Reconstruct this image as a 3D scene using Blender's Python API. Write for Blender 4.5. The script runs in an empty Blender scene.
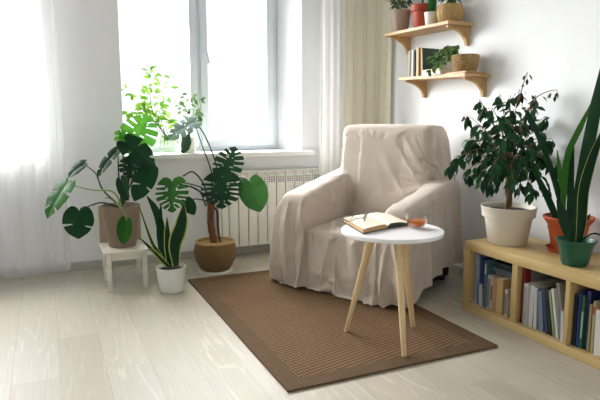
import bpy, bmesh, math, random
import numpy as np
from mathutils import Vector, Matrix, noise
random.seed(7)
C = bpy.context.scene.collection
V = Vector
PI = math.pi

# ------------------------------------------------------------------ camera
CAM_H = 1.1; FPX = 559.0; TH = math.radians(24.4); PH = math.radians(8.2)
FW = V((math.sin(TH)*math.cos(PH), math.cos(TH)*math.cos(PH), -math.sin(PH)))
RT = V((math.cos(TH), -math.sin(TH), 0)); UP = RT.cross(FW)
EYE = V((0, 0, CAM_H))
def ray(px, py): return FW + RT*((px-300)/FPX) + UP*((200-py)/FPX)
def at(px, py, dep): return EYE + ray(px, py)*dep          # a point at its own real distance
def atz(px, py, z): r = ray(px, py); return EYE + r*((z-CAM_H)/r.z)
def aty(px, py, y): r = ray(px, py); return EYE + r*(y/r.y)
def atx(px, py, x): r = ray(px, py); return EYE + r*(x/r.x)
def dep(p): return (V(p)-EYE).dot(FW)
cam = bpy.data.cameras.new('camera'); cam.sensor_width = 36; cam.lens = 36*FPX/600
co = bpy.data.objects.new('camera', cam); C.objects.link(co)
co.matrix_world = Matrix((RT, UP, -FW)).transposed().to_4x4(); co.location = EYE
bpy.context.scene.camera = co

# ------------------------------------------------------------------ materials
MATS = {}
def srgb(c):
    return tuple((x/255/12.92 if x/255 <= .04045 else ((x/255+.055)/1.055)**2.4) for x in c)
def newmat(name):
    m = bpy.data.materials.new(name); m.use_nodes = True
    nt = m.node_tree; b = nt.nodes['Principled BSDF']
    MATS[name] = m
    return m, nt, b
def N(nt, t, **kw):
    n = nt.nodes.new(t)
    for k, v in kw.items(): setattr(n, k, v)
    return n
def mapped(nt, scale=(1, 1, 1), rot=(0, 0, 0), coord='Object'):
    tc = N(nt, 'ShaderNodeTexCoord'); mp = N(nt, 'ShaderNodeMapping')
    mp.inputs['Scale'].default_value = scale; mp.inputs['Rotation'].default_value = rot
    nt.links.new(tc.outputs[coord], mp.inputs['Vector'])
    return mp.outputs['Vector']
def mixcol(nt, fac, a, b, mode='MIX'):
    n = N(nt, 'ShaderNodeMix', data_type='RGBA', blend_type=mode)
    for sock, v in ((n.inputs[0], fac), (n.inputs[6], a), (n.inputs[7], b)):
        if hasattr(v, 'is_output'): nt.links.new(v, sock)
        elif isinstance(v, (int, float)): sock.default_value = v
        else: sock.default_value = (*v, 1)
    return n.outputs[2]
def ramp(nt, fac, stops):
    n = N(nt, 'ShaderNodeValToRGB'); nt.links.new(fac, n.inputs[0])
    e = n.color_ramp.elements
    while len(e) < len(stops): e.new(.5)
    for el, (p, c) in zip(e, stops): el.position = p; el.color = (*c, 1) if len(c) == 3 else c
    return n.outputs[0]
def bump(nt, b, h, strength=.2, dist=.01):
    n = N(nt, 'ShaderNodeBump'); n.inputs['Strength'].default_value = strength; n.inputs['Distance'].default_value = dist
    nt.links.new(h, n.inputs['Height']); nt.links.new(n.outputs[0], b.inputs['Normal'])
def noise_tex(nt, vec, scale, detail=3, rough=.55, dist=0):
    n = N(nt, 'ShaderNodeTexNoise'); n.inputs['Scale'].default_value = scale; n.inputs['Detail'].default_value = detail
    n.inputs['Roughness'].default_value = rough; n.inputs['Distortion'].default_value = dist
    nt.links.new(vec, n.inputs['Vector']); return n.outputs['Fac']
def plain(name, col, rough=.5, metal=0, var=.08, scale=30, bmp=.05, coat=0, spec=.5):
    """a single-coloured material with a little procedural mottling"""
    m, nt, b = newmat(name); c = srgb(col)
    vec = mapped(nt); f = noise_tex(nt, vec, scale)
    lo = tuple(x*(1-var) for x in c); hi = tuple(min(1, x*(1+var)) for x in c)
    nt.links.new(ramp(nt, f, [(.3, lo), (.7, hi)]), b.inputs['Base Color'])
    b.inputs['Roughness'].default_value = rough; b.inputs['Metallic'].default_value = metal
    b.inputs['Coat Weight'].default_value = coat; b.inputs['Specular IOR Level'].default_value = spec
    if bmp: bump(nt, b, f, bmp, .004)
    return m

plain('wall_paint', (240, 241, 242), .85, var=.012, scale=6, bmp=.02)
plain('ceiling_paint', (246, 246, 245), .9, var=.01, scale=6, bmp=0)
plain('upvc', (226, 232, 238), .3, var=.01, bmp=0)  # white plastic tinted bluish; the cool skylit shade is put into its colour
plain('sill_white', (244, 244, 241), .35, var=.012, scale=9, bmp=0)
plain('radiator_enamel', (232, 232, 224), .35, var=.015, scale=12, bmp=0)
plain('dark_gap', (58, 58, 54), .8)
plain('baseboard_paint', (176, 174, 166), .5, var=.06, scale=14)
plain('black_plastic', (24, 24, 25), .45)
plain('chrome', (200, 200, 200), .25, metal=1, bmp=0)
plain('soil', (48, 34, 26), .95, var=.5, scale=160, bmp=.8)
plain('table_white', (247, 247, 248), .35, var=.008, scale=8, bmp=0)
plain('dark_fabric', (38, 36, 36), .9)
plain('label_grey', (140, 140, 138), .7)
plain('pot_taupe', (142, 122, 104), .55, var=.04)
plain('pot_taupe_light', (178, 158, 138), .6, var=.05)
plain('pot_white', (232, 234, 224), .45, var=.03)
plain('pot_cream', (222, 214, 196), .5, var=.03, scale=12)
plain('terracotta', (186, 84, 44), .65, var=.08, scale=20)
plain('terracotta_deep', (176, 66, 36), .6, var=.06, scale=20)
plain('pot_green', (18, 86, 66), .35, var=.06, scale=14)
plain('bark', (120, 92, 66), .85, var=.3, scale=60, bmp=.6)
plain('bark_dark', (66, 48, 36), .9, var=.3, scale=60, bmp=.6)
plain('petiole_green', (70, 104, 52), .5, var=.15)
plain('petiole_dark', (38, 52, 34), .45, var=.15)
plain('petiole_lime', (140, 160, 84), .5, var=.12)
plain('paper_cream', (238, 228, 204), .85, var=.03, scale=200)
plain('paper_edge', (196, 160, 116), .85, var=.12, scale=300)
plain('page_green', (56, 70, 50), .6, var=.2, scale=18)

def glass(name, tint=(1, 1, 1), refl=.05, power=5, edge=.75, thin=True):
    m, nt, b = newmat(name); nt.nodes.remove(b)
    o = nt.nodes['Material Output']
    if thin:
        t = N(nt, 'ShaderNodeBsdfTransparent'); t.inputs[0].default_value = (*tint, 1)
        g = N(nt, 'ShaderNodeBsdfGlossy'); g.inputs['Roughness'].default_value = .02
        fr = N(nt, 'ShaderNodeLayerWeight'); fr.inputs[0].default_value = .5
        pw = N(nt, 'ShaderNodeMath', operation='POWER'); nt.links.new(fr.outputs['Facing'], pw.inputs[0]); pw.inputs[1].default_value = power
        p2 = N(nt, 'ShaderNodeMath', operation='MULTIPLY_ADD'); nt.links.new(pw.outputs[0], p2.inputs[0]); p2.inputs[1].default_value = edge; p2.inputs[2].default_value = refl
        mx = N(nt, 'ShaderNodeMixShader'); nt.links.new(p2.outputs[0], mx.inputs[0])
        nt.links.new(t.outputs[0], mx.inputs[1]); nt.links.new(g.outputs[0], mx.inputs[2]); nt.links.new(mx.outputs[0], o.inputs[0])
    return m
glass('pane_glass'); glass('cup_glass', (.95, .965, .965), .015, 2.2, .8); glass('lens_glass', (.93, .95, .95)); glass('vase_glass', (.86, .94, .82))
m, nt, b = newmat('tea'); b.inputs['Base Color'].default_value = (*srgb((216, 118, 0)), 1); b.inputs['Roughness'].default_value = .08
o_ = nt.nodes['Material Output']; tl = N(nt, 'ShaderNodeBsdfTransparent'); tl.inputs[0].default_value = (*srgb((248, 168, 44)), 1)
mx = N(nt, 'ShaderNodeMixShader'); mx.inputs[0].default_value = .25; nt.links.new(b.outputs[0], mx.inputs[1]); nt.links.new(tl.outputs[0], mx.inputs[2]); nt.links.new(mx.outputs[0], o_.inputs[0])

def sheer(name, col, alpha, tl=.45):
    m, nt, b = newmat(name); nt.nodes.remove(b); o = nt.nodes['Material Output']
    vec = mapped(nt, (1, 1, .05)); f = noise_tex(nt, vec, 40)
    c = srgb(col); cc = ramp(nt, f, [(.2, tuple(x*.95 for x in c)), (.8, c)])
    d = N(nt, 'ShaderNodeBsdfDiffuse'); t = N(nt, 'ShaderNodeBsdfTranslucent')
    nt.links.new(cc, d.inputs[0]); nt.links.new(cc, t.inputs[0])
    mx = N(nt, 'ShaderNodeMixShader'); mx.inputs[0].default_value = tl
    nt.links.new(d.outputs[0], mx.inputs[1]); nt.links.new(t.outputs[0], mx.inputs[2])
    tr = N(nt, 'ShaderNodeBsdfTransparent'); m2 = N(nt, 'ShaderNodeMixShader'); m2.inputs[0].default_value = alpha
    nt.links.new(tr.outputs[0], m2.inputs[1]); nt.links.new(mx.outputs[0], m2.inputs[2]); nt.links.new(m2.outputs[0], o.inputs[0])
    return m
sheer('sheer_white', (252, 252, 253), .42, .3)
sheer('curtain_white', (252, 252, 250), .8, .25)
sheer('curtain_cream', (254, 248, 226), .92, .12)

# floor: whitewashed oak boards running along Y
m, nt, b = newmat('oak_floor')
vec = mapped(nt, (1, 1, 1), (0, 0, PI/2))
br = N(nt, 'ShaderNodeTexBrick'); nt.links.new(vec, br.inputs['Vector'])
br.offset = .37; br.inputs['Scale'].default_value = 1; br.inputs['Brick Width'].default_value = 1.25; br.inputs['Row Height'].default_value = .19
br.inputs['Mortar Size'].default_value = .0008; br.inputs['Mortar Smooth'].default_value = .3; br.inputs['Bias'].default_value = 0
br.inputs['Color1'].default_value = (*srgb((188, 180, 162)), 1); br.inputs['Color2'].default_value = (*srgb((198, 191, 176)), 1)
br.inputs['Mortar'].default_value = (*srgb((154, 144, 128)), 1)
sep = N(nt, 'ShaderNodeSeparateColor'); nt.links.new(br.outputs['Color'], sep.inputs[0])
off = N(nt, 'ShaderNodeCombineXYZ'); mul = N(nt, 'ShaderNodeMath', operation='MULTIPLY'); mul.inputs[1].default_value = 60
nt.links.new(sep.outputs[0], mul.inputs[0]); nt.links.new(mul.outputs[0], off.inputs[2])
gv = mapped(nt, (9, .9, 1)); add = N(nt, 'ShaderNodeVectorMath', operation='ADD'); nt.links.new(gv, add.inputs[0]); nt.links.new(off.outputs[0], add.inputs[1])
n1 = noise_tex(nt, add.outputs[0], 1.0, 2, .5, .4)
w = N(nt, 'ShaderNodeMath', operation='MULTIPLY'); w.inputs[1].default_value = 46; nt.links.new(n1, w.inputs[0])
sn = N(nt, 'ShaderNodeMath', operation='SINE'); nt.links.new(w.outputs[0], sn.inputs[0])
gr = ramp(nt, sn.outputs[0], [(.0, (0, 0, 0)), (.72, (0, 0, 0)), (1, (1, 1, 1))])
patch = ramp(nt, noise_tex(nt, mapped(nt, (4, 1, 1)), 1.3, 2), [(.42, (0, 0, 0)), (.62, (.5, .5, .5))])
fac = N(nt, 'ShaderNodeMath', operation='MULTIPLY'); nt.links.new(gr, fac.inputs[0]); nt.links.new(patch, fac.inputs[1])
c1 = mixcol(nt, fac.outputs[0], br.outputs['Color'], srgb((222, 216, 202)))
fine = ramp(nt, noise_tex(nt, mapped(nt, (60, 2, 1)), 2, 4), [(.3, srgb((222, 216, 205))), (.7, (1, 1, 1))])
nt.links.new(mixcol(nt, .35, c1, fine, 'MULTIPLY'), b.inputs['Base Color'])
b.inputs['Roughness'].default_value = .46; b.inputs['Specular IOR Level'].default_value = .35
bump(nt, b, fac.outputs[0], .08, .002)

# rug weaves
def weave(name, hi, lo, sx, sy, rot=0):
    m, nt, b = newmat(name)
    vec = mapped(nt, (sx, sy, 1), (0, 0, rot))
    sp = N(nt, 'ShaderNodeSeparateXYZ'); nt.links.new(vec, sp.inputs[0])
    ss = []
    for k in (0, 1):
        s_ = N(nt, 'ShaderNodeMath', operation='SINE'); nt.links.new(sp.outputs[k], s_.inputs[0]); ss.append(s_.outputs[0])
    p = N(nt, 'ShaderNodeMath', operation='MULTIPLY'); nt.links.new(ss[0], p.inputs[0]); nt.links.new(ss[1], p.inputs[1])
    nz = noise_tex(nt, mapped(nt), 220, 3)
    a = N(nt, 'ShaderNodeMath', operation='MULTIPLY_ADD'); nt.links.new(p.outputs[0], a.inputs[0]); a.inputs[1].default_value = .36; nt.links.new(nz, a.inputs[2])
    col = ramp(nt, a.outputs[0], [(.22, srgb(lo)), (.78, srgb(hi))])
    big = ramp(nt, noise_tex(nt, mapped(nt), 5, 2), [(.3, (.88, .88, .88)), (.7, (1, 1, 1))])
    nt.links.new(mixcol(nt, 1.0, col, big, 'MULTIPLY'), b.inputs['Base Color'])
    b.inputs['Roughness'].default_value = .9; b.inputs['Specular IOR Level'].default_value = .2
    bump(nt, b, a.outputs[0], .6, .004)
weave('rug_field', (146, 114, 80), (58, 43, 28), PI/.011, PI/.017, PI/5)
weave('rug_border', (122, 97, 70), (78, 60, 42), PI/.005, PI/.005)
weave('basket_weave', (196, 156, 96), (120, 86, 44), PI/.012, PI/.012)
m, nt, b = newmat('basket_coil'); wv = N(nt, 'ShaderNodeTexWave', wave_type='BANDS', bands_direction='Z'); wv.inputs['Scale'].default_value = 34; wv.inputs['Distortion'].default_value = .6; wv.inputs['Detail Scale'].default_value = 8
nt.links.new(mapped(nt), wv.inputs['Vector']); nz = noise_tex(nt, mapped(nt, (60, 60, 200)), 1, 2)
ml = N(nt, 'ShaderNodeMath', operation='MULTIPLY_ADD'); nt.links.new(wv.outputs['Fac'], ml.inputs[0]); ml.inputs[1].default_value = .35; nt.links.new(nz, ml.inputs[2])
nt.links.new(ramp(nt, ml.outputs[0], [(.3, srgb((84, 64, 36))), (.85, srgb((136, 108, 66)))]), b.inputs['Base Color']); b.inputs['Roughness'].default_value = .8
bump(nt, b, ml.outputs[0], .5, .006)
m, nt, b = newmat('basket_light'); nz = noise_tex(nt, mapped(nt, (90, 90, 160)), 1, 3)
nt.links.new(ramp(nt, nz, [(.35, srgb((122, 92, 52))), (.65, srgb((188, 156, 104)))]), b.inputs['Base Color']); b.inputs['Roughness'].default_value = .8
bump(nt, b, nz, .8, .008)
plain('straw_rim', (184, 150, 94), .7, var=.12, scale=120, bmp=.3)

def wood(name, hi, lo, axis=1, rough=.5):
    m, nt, b = newmat(name); sc = [28, 28, 28]; sc[axis] = 2.2
    f = noise_tex(nt, mapped(nt, tuple(sc)), 1.2, 4, .6, .6)
    nt.links.new(ramp(nt, f, [(.3, srgb(lo)), (.7, srgb(hi))]), b.inputs['Base Color'])
    b.inputs['Roughness'].default_value = rough; bump(nt, b, f, .05, .002)
wood('birch_y', (204, 178, 124), (186, 156, 102), 1)
wood('birch_z', (198, 172, 118), (180, 150, 96), 2)
wood('pine_shelf', (208, 170, 116), (180, 138, 86), 1)
wood('beech_leg', (222, 196, 152), (206, 176, 128), 2)
wood('white_chippy', (228, 222, 208), (208, 200, 184), 0, .6)
wood('trunk_brown', (136, 88, 52), (84, 50, 28), 2, .85)

mt = MATS['white_chippy']; nt = mt.node_tree; b = nt.nodes['Principled BSDF']
old = b.inputs['Base Color'].links[0].from_socket
chip = ramp(nt, noise_tex(nt, mapped(nt), 26, 4, .7), [(.66, (0, 0, 0)), (.70, (1, 1, 1))])
nt.links.new(mixcol(nt, chip, old, srgb((104, 88, 70))), b.inputs['Base Color'])
# throw
m, nt, b = newmat('throw_fabric')
f = noise_tex(nt, mapped(nt, (1, 1, 1)), 420, 2); f2 = noise_tex(nt, mapped(nt), 9, 3)
c = ramp(nt, f, [(.3, srgb((186, 172, 158))), (.7, srgb((210, 197, 183)))])
nt.links.new(mixcol(nt, .25, c, ramp(nt, f2, [(.3, srgb((184, 170, 156))), (.7, srgb((212, 199, 185)))])), b.inputs['Base Color'])
b.inputs['Roughness'].default_value = .95; b.inputs['Sheen Weight'].default_value = .3; b.inputs['Specular IOR Level'].default_value = .15
bump(nt, b, f, .25, .003)

def leafmat(name, c1, c2, trans=.25, rough=.35, vein=None, back=None):
    m, nt, b = newmat(name); o = nt.nodes['Material Output']
    g = N(nt, 'ShaderNodeNewGeometry')
    nz = noise_tex(nt, mapped(nt), 14, 3)
    a = N(nt, 'ShaderNodeMath', operation='MULTIPLY_ADD'); nt.links.new(g.outputs['Random Per Island'], a.inputs[0]); a.inputs[1].default_value = .6
    q = N(nt, 'ShaderNodeMath', operation='MULTIPLY'); nt.links.new(nz, q.inputs[0]); q.inputs[1].default_value = .5; nt.links.new(q.outputs[0], a.inputs[2])
    col = ramp(nt, a.outputs[0], [(.2, srgb(c1)), (.85, srgb(c2))])
    nt.links.new(col, b.inputs['Base Color']); b.inputs['Roughness'].default_value = rough+.14; b.inputs['Specular IOR Level'].default_value = .12
    t = N(nt, 'ShaderNodeBsdfTranslucent')
    tc = mixcol(nt, 1.0, col, (1.0, 1.0, .45), 'MULTIPLY'); br_ = N(nt, 'ShaderNodeBrightContrast'); nt.links.new(tc, br_.inputs[0]); br_.inputs['Bright'].default_value = .05
    nt.links.new(br_.outputs[0], t.inputs[0])
    mx = N(nt, 'ShaderNodeMixShader'); mx.inputs[0].default_value = trans
    nt.links.new(b.outputs[0], mx.inputs[1]); nt.links.new(t.outputs[0], mx.inputs[2]); nt.links.new(mx.outputs[0], o.inputs[0])
leafmat('leaf_dark', (6, 44, 22), (18, 70, 34), .1, .3)
leafmat('leaf_mid', (20, 80, 20), (48, 110, 28), .2, .3)
leafmat('leaf_bright', (56, 140, 18), (100, 178, 36), .35, .4)
leafmat('leaf_lime', (70, 140, 30), (150, 190, 60), .3, .45)
leafmat('leaf_grey', (84, 110, 106), (140, 160, 156), .12, .35)
leafmat('leaf_ficus', (8, 36, 24), (40, 88, 48), .12, .24)
leafmat('leaf_olive', (86, 104, 78), (128, 140, 108), .2, .5)
leafmat('leaf_sans', (8, 40, 22), (22, 66, 32), .06, .32)
leafmat('leaf_sans_bright', (36, 92, 28), (66, 128, 42), .2, .3)
leafmat('leaf_edge', (170, 184, 96), (200, 206, 120), .1, .4)
leafmat('leaf_trail', (30, 80, 40), (120, 152, 96), .2, .35)
leafmat('cactus_green', (46, 96, 48), (66, 120, 58), .02, .6)

# ------------------------------------------------------------------ mesh helpers
class MB:
    def __init__(s): s.v = []; s.f = []; s.m = []; s.mats = []
    def mi(s, mat):
        if mat not in s.mats: s.mats.append(mat)
        return s.mats.index(mat)
    def add(s, vs, fs, mat):
        o = len(s.v); k = s.mi(mat); s.v += [V(p) for p in vs]
        for f in fs: s.f.append(tuple(i+o for i in f)); s.m.append(k)
        return s
    def box(s, lo, hi, mat, rot=None, bev=0, about=None):
        lo = V(lo); hi = V(hi)
        bm = bmesh.new(); bmesh.ops.create_cube(bm, size=1)
        c = (lo+hi)/2; d = hi-lo
        for v in bm.verts: v.co = V((v.co.x*d.x, v.co.y*d.y, v.co.z*d.z))+c
        if bev: bmesh.ops.bevel(bm, geom=bm.edges[:], offset=bev, segments=2, affect='EDGES', profile=.6)
        if rot is not None:
            p = V(about) if about is not None else c
            for v in bm.verts: v.co = p + rot @ (v.co-p)
        s.bm(bm, mat); return s
    def bm(s, bm, mat):
        bm.verts.index_update()
        s.add([v.co.copy() for v in bm.verts], [[v.index for v in f.verts] for f in bm.faces], mat); bm.free()
    def prism(s, poly, ax, lo, hi, mat):
        """poly: 2-D points in the other two axes (cyclic order), extruded along axis ax"""
        def p3(a, b, c):
            r = [0, 0, 0]; r[ax] = c; r[(ax+1) % 3] = a; r[(ax+2) % 3] = b; return r
        n = len(poly)
        vs = [p3(a, b, lo) for a, b in poly]+[p3(a, b, hi) for a, b in poly]
        fs = [list(range(n))[::-1], list(range(n, 2*n))]+[[i, (i+1) % n, n+(i+1) % n, n+i] for i in range(n)]
        return s.add(vs, fs, mat)
    def lathe(s, prof, c, mat, n=40, sy=1, squash=None):
        c = V(c); vs = []; fs = []; k = len(prof)
        for i in range(n):
            a = 2*PI*i/n
            for j, (r, z) in enumerate(prof):
                rr = r*(squash(a, z) if squash else 1)
                vs.append(c+V((math.cos(a)*rr, math.sin(a)*rr*sy, z)))
        for i in range(n):
            for j in range(k-1):
                a, b_ = i*k+j, ((i+1) % n)*k+j
                fs.append([a, b_, b_+1, a+1])
        if prof[0][0] > 1e-6: fs.append([i*k for i in range(n)][::-1])
        if prof[-1][0] > 1e-6 and prof[-1][1] != prof[0][1]: pass
        return s.add(vs, fs, mat)
    def tube(s, pts, rad, mat, n=8, cap=True):
        pts = [V(p) for p in pts]; k = len(pts)
        rad = rad if isinstance(rad, (list, tuple)) else [rad]*k
        vs = []; fs = []; prev = None
        for i, p in enumerate(pts):
            t = (pts[min(i+1, k-1)]-pts[max(i-1, 0)]).normalized()
            if prev is None: u = t.orthogonal().normalized()
            else: u = (prev-t*prev.dot(t)); u = u.normalized() if u.length > 1e-6 else t.orthogonal().normalized()
            prev = u; w = t.cross(u)
            for j in range(n):
                a = 2*PI*j/n; vs.append(p+(u*math.cos(a)+w*math.sin(a))*rad[i])
        for i in range(k-1):
            for j in range(n):
                fs.append([i*n+j, i*n+(j+1) % n, (i+1)*n+(j+1) % n, (i+1)*n+j])
        if cap: fs.append(list(range(n))[::-1]); fs.append([(k-1)*n+j for j in range(n)])
        return s.add(vs, fs, mat)
    def build(s, name, parent=None, smooth=40, origin=(0, 0, 0), weld=False):
        me = bpy.data.meshes.new(name); o3 = V(origin)
        me.from_pydata([v-o3 for v in s.v], [], s.f); me.update()
        for mt in s.mats: me.materials.append(MATS[mt])
        for p, k in zip(me.polygons, s.m): p.material_index = k
        bm = bmesh.new(); bm.from_mesh(me)
        if weld: bmesh.ops.remove_doubles(bm, verts=bm.verts, dist=1e-5)
        bmesh.ops.recalc_face_normals(bm, faces=bm.faces); bm.to_mesh(me); bm.free()
        if smooth:
            for p in me.polygons: p.use_smooth = True
            me.set_sharp_from_angle(angle=math.radians(smooth))
        o = bpy.data.objects.new(name, me); C.objects.link(o)
        if parent is not None: o.parent = parent
        else: o.location = o3
        return o
def tag(o, label, cat, group=None):
    o['label'] = label; o['category'] = cat
    if group: o['group'] = group
    return o
def struct(o): o['kind'] = 'structure'; return o
def thing(name, label, cat, loc=(0, 0, 0), group=None):
    o = bpy.data.objects.new(name, None); C.objects.link(o); o.location = loc; o.empty_display_size = .05
    return tag(o, label, cat, group)
def part(mb, name, root, smooth=40, weld=False):
    """mesh coordinates are given in the world; kept relative to the thing's base"""
    r = root; org = V((0, 0, 0))
    while r is not None: org += V(r.location); r = r.parent
    return mb.build(name, root, smooth, org, weld)
def sub(mb, name, par, smooth=40): return part(mb, name, par, smooth)
def spline(pts, n=8):
    pts = [V(p) for p in pts]; out = []
    P = [pts[0]*2-pts[1]]+pts+[pts[-1]*2-pts[-2]]
    for i in range(1, len(P)-2):
        for j in range(n):
            t = j/n; a, b_, c, d = P[i-1:i+3]
            out.append(.5*((2*b_)+(c-a)*t+(2*a-5*b_+4*c-d)*t*t+(3*b_-a-3*c+d)*t**3))
    out.append(pts[-1]); return out

# ------------------------------------------------------------------ setting
BY = 4.33; WX = 2.63; CEIL = 2.65
mb = MB(); mb.add([(-3.2, -2.2, 0), (2.9, -2.2, 0), (2.9, 4.75, 0), (-3.2, 4.75, 0), (-3.2, -2.2, -.1), (2.9, -2.2, -.1), (2.9, 4.75, -.1), (-3.2, 4.75, -.1)],
                  [[0, 1, 2, 3], [7, 6, 5, 4], [0, 4, 5, 1], [1, 5, 6, 2], [2, 6, 7, 3], [3, 7, 4, 0]], 'oak_floor')
struct(mb.build('floor', smooth=0))
struct(MB().box((-3.2, -2.2, CEIL), (2.9, 4.75, CEIL+.1), 'ceiling_paint').build('ceiling', smooth=0))
wb = MB()
wb.box((-3.2, BY, 0), (WX+.2, 4.75, .803), 'wall_paint')
wb.box((-3.2, BY, 2.35), (WX+.2, 4.75, CEIL), 'wall_paint')
wb.prism([(-.075, BY), (.53, BY), (.44, 4.58), (.44, 4.75), (-.02, 4.75), (-.02, 4.58)], 2, .803, 2.35, 'wall_paint')
wb.prism([(1.98, BY), (WX+.2, BY), (WX+.2, 4.75), (1.87, 4.75), (1.87, 4.58)], 2, .803, 2.35, 'wall_paint')
wb.prism([(-3.2, BY), (-1.5, BY), (-1.56, 4.58), (-1.56, 4.75), (-3.2, 4.75)], 2, .803, 2.35, 'wall_paint')
struct(wb.build('wall_back', smooth=0))
struct(MB().box((WX, -2.2, 0), (WX+.2, BY, CEIL), 'wall_paint').build('wall_right', smooth=0))
lw = MB(); lw.box((-3.3, -2.2, 0), (-3.2, 4.75, .8), 'wall_paint'); lw.box((-3.3, -2.2, 2.35), (-3.2, 4.75, CEIL), 'wall_paint')
lw.box((-3.3, -2.2, .8), (-3.2, 1.75, 2.35), 'wall_paint'); lw.box((-3.3, 2.2, .8), (-3.2, 4.75, 2.35), 'wall_paint')  # the gap between these two is an unseen opening added for side fill
struct(lw.build('wall_left', smooth=0))
rw = MB(); rw.box((-3.2, -2.3, 0), (WX, -2.2, .8), 'wall_paint'); rw.box((-3.2, -2.3, 2.4), (WX, -2.2, CEIL), 'wall_paint')
rw.box((-3.2, -2.3, .8), (-1.9, -2.2, 2.4), 'wall_paint'); rw.box((1.3, -2.3, .8), (WX, -2.2, 2.4), 'wall_paint')  # wide opening in this unseen wall, added to let in frontal fill light
struct(rw.build('wall_rear', smooth=0))
struct(MB().prism([(BY, 0), (BY-.014, 0), (BY-.014, .055), (BY-.008, .062), (BY, .062)], 0, -3.2, WX, 'baseboard_paint').build('baseboard_back', smooth=0))
struct(MB().box((WX-.014, -2.2, 0), (WX, BY-.014, .062), 'baseboard_paint').build('baseboard_right', smooth=0))

def window(name, x0, x1, mx, y, z0, z1, handle):
    fr = MB()
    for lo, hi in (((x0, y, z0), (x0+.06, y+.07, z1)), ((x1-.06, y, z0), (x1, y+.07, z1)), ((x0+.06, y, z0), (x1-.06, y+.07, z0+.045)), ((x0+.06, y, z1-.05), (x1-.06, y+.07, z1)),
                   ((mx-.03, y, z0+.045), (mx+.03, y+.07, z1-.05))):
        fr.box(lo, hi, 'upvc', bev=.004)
    w = fr.build(name); struct(w)
    for a, b_ in ((x0+.045, mx-.015), (mx+.015, x1-.045)):
        s = MB(); t = .06; zz0, zz1 = z0+.035, z1-.035; yy = y-.02
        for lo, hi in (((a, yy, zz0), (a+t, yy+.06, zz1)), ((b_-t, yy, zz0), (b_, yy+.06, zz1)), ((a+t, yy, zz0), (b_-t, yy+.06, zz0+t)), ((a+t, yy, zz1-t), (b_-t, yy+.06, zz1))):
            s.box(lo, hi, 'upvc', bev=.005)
        so = s.build('window_sash', w)
        MB().box((a+t-.01, yy+.025, zz0+t-.01), (b_-t+.01, yy+.031, zz1-t+.01), 'pane_glass').build('glass_pane', so, smooth=0)
    if handle:
        h = MB(); hx = mx+.045; hz = 1.66
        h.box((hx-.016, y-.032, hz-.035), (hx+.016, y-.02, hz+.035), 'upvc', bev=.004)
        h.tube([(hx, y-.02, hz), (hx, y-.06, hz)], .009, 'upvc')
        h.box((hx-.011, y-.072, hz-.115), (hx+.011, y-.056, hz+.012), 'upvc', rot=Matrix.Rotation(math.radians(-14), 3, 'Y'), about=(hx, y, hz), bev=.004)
        h.build('window_handle', w)
        # a bead chain hanging along the sash stile
        ch = MB(); xx = x1-.12
        for k in range(120):
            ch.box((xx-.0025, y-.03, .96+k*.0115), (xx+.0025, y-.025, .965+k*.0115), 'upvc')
        ch.build('blind_chain', w, smooth=0)
    return w
window('window_1', .44, 1.87, 1.175, 4.6, .84, 2.35, True)
window('window_2', -1.56, -.02, -.8, 4.6, .82, 2.35, False)
ws = MB().box((.5, 4.235, .803), (2.055, 4.62, .84), 'sill_white', bev=.004)
struct(ws.build('trim_1'))
struct(MB().box((-1.55, 4.27, .80), (-.06, 4.62, .82), 'sill_white', bev=.003).build('trim_2'))

# ------------------------------------------------------------------ radiator
rad = thing('radiator', 'white sectional aluminium radiator under the window sill', 'radiator', (1.65, 4.25, .08))
n = 11; sw = .081; x0 = 1.205
for k in range(n):
    a = x0+k*sw; s = MB()
    s.box((a+.003, 4.19, .09), (a+sw-.003, 4.20, .655), 'radiator_enamel', bev=.003)
    s.box((a+.022, 4.20, .10), (a+sw-.022, 4.29, .68), 'radiator_enamel', bev=.004)
    # grille at the head of the section
    s.box((a+.003, 4.192, .655), (a+.012, 4.29, .69), 'radiator_enamel'); s.box((a+sw-.012, 4.192, .655), (a+sw-.003, 4.29, .69), 'radiator_enamel')
    for j in range(3): s.box((a+.012, 4.196, .612+j*.0), (a+.013, 4.197, .613), 'radiator_enamel')
    for j in range(4): s.box((a+.012+j*.0165, 4.196, .655), (a+.018+j*.0165, 4.28, .686), 'radiator_enamel')
    s.box((a+.003, 4.19, .684), (a+sw-.003, 4.29, .692), 'radiator_enamel')
    so = part(s, 'radiator_section', rad)
    g = MB()
    for j in range(3):
        for i in range(3): g.box((a+.014+i*.02, 4.1885, .598+j*.017), (a+.027+i*.02, 4.1905, .610+j*.017), 'label_grey')
    sub(g, 'vent_slot', so, 0)
p = MB(); p.tube([(2.096, 4.24, .65), (2.13, 4.24, .65), (2.15, 4.24, .63), (2.15, 4.24, .0)], .011, 'radiator_enamel'); part(p, 'supply_pipe', rad)
p = MB(); p.lathe([(0, 0), (.014, 0), (.016, .012), (.012, .03), (0, .032)], (2.105, 4.22, .665), 'black_plastic', 16); part(p, 'air_valve', rad)
for xx in (1.35, 1.95):
    p = MB(); p.box((xx-.01, 4.25, .52), (xx+.01, BY+.002, .54), 'radiator_enamel'); part(p, 'wall_bracket', rad)

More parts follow.
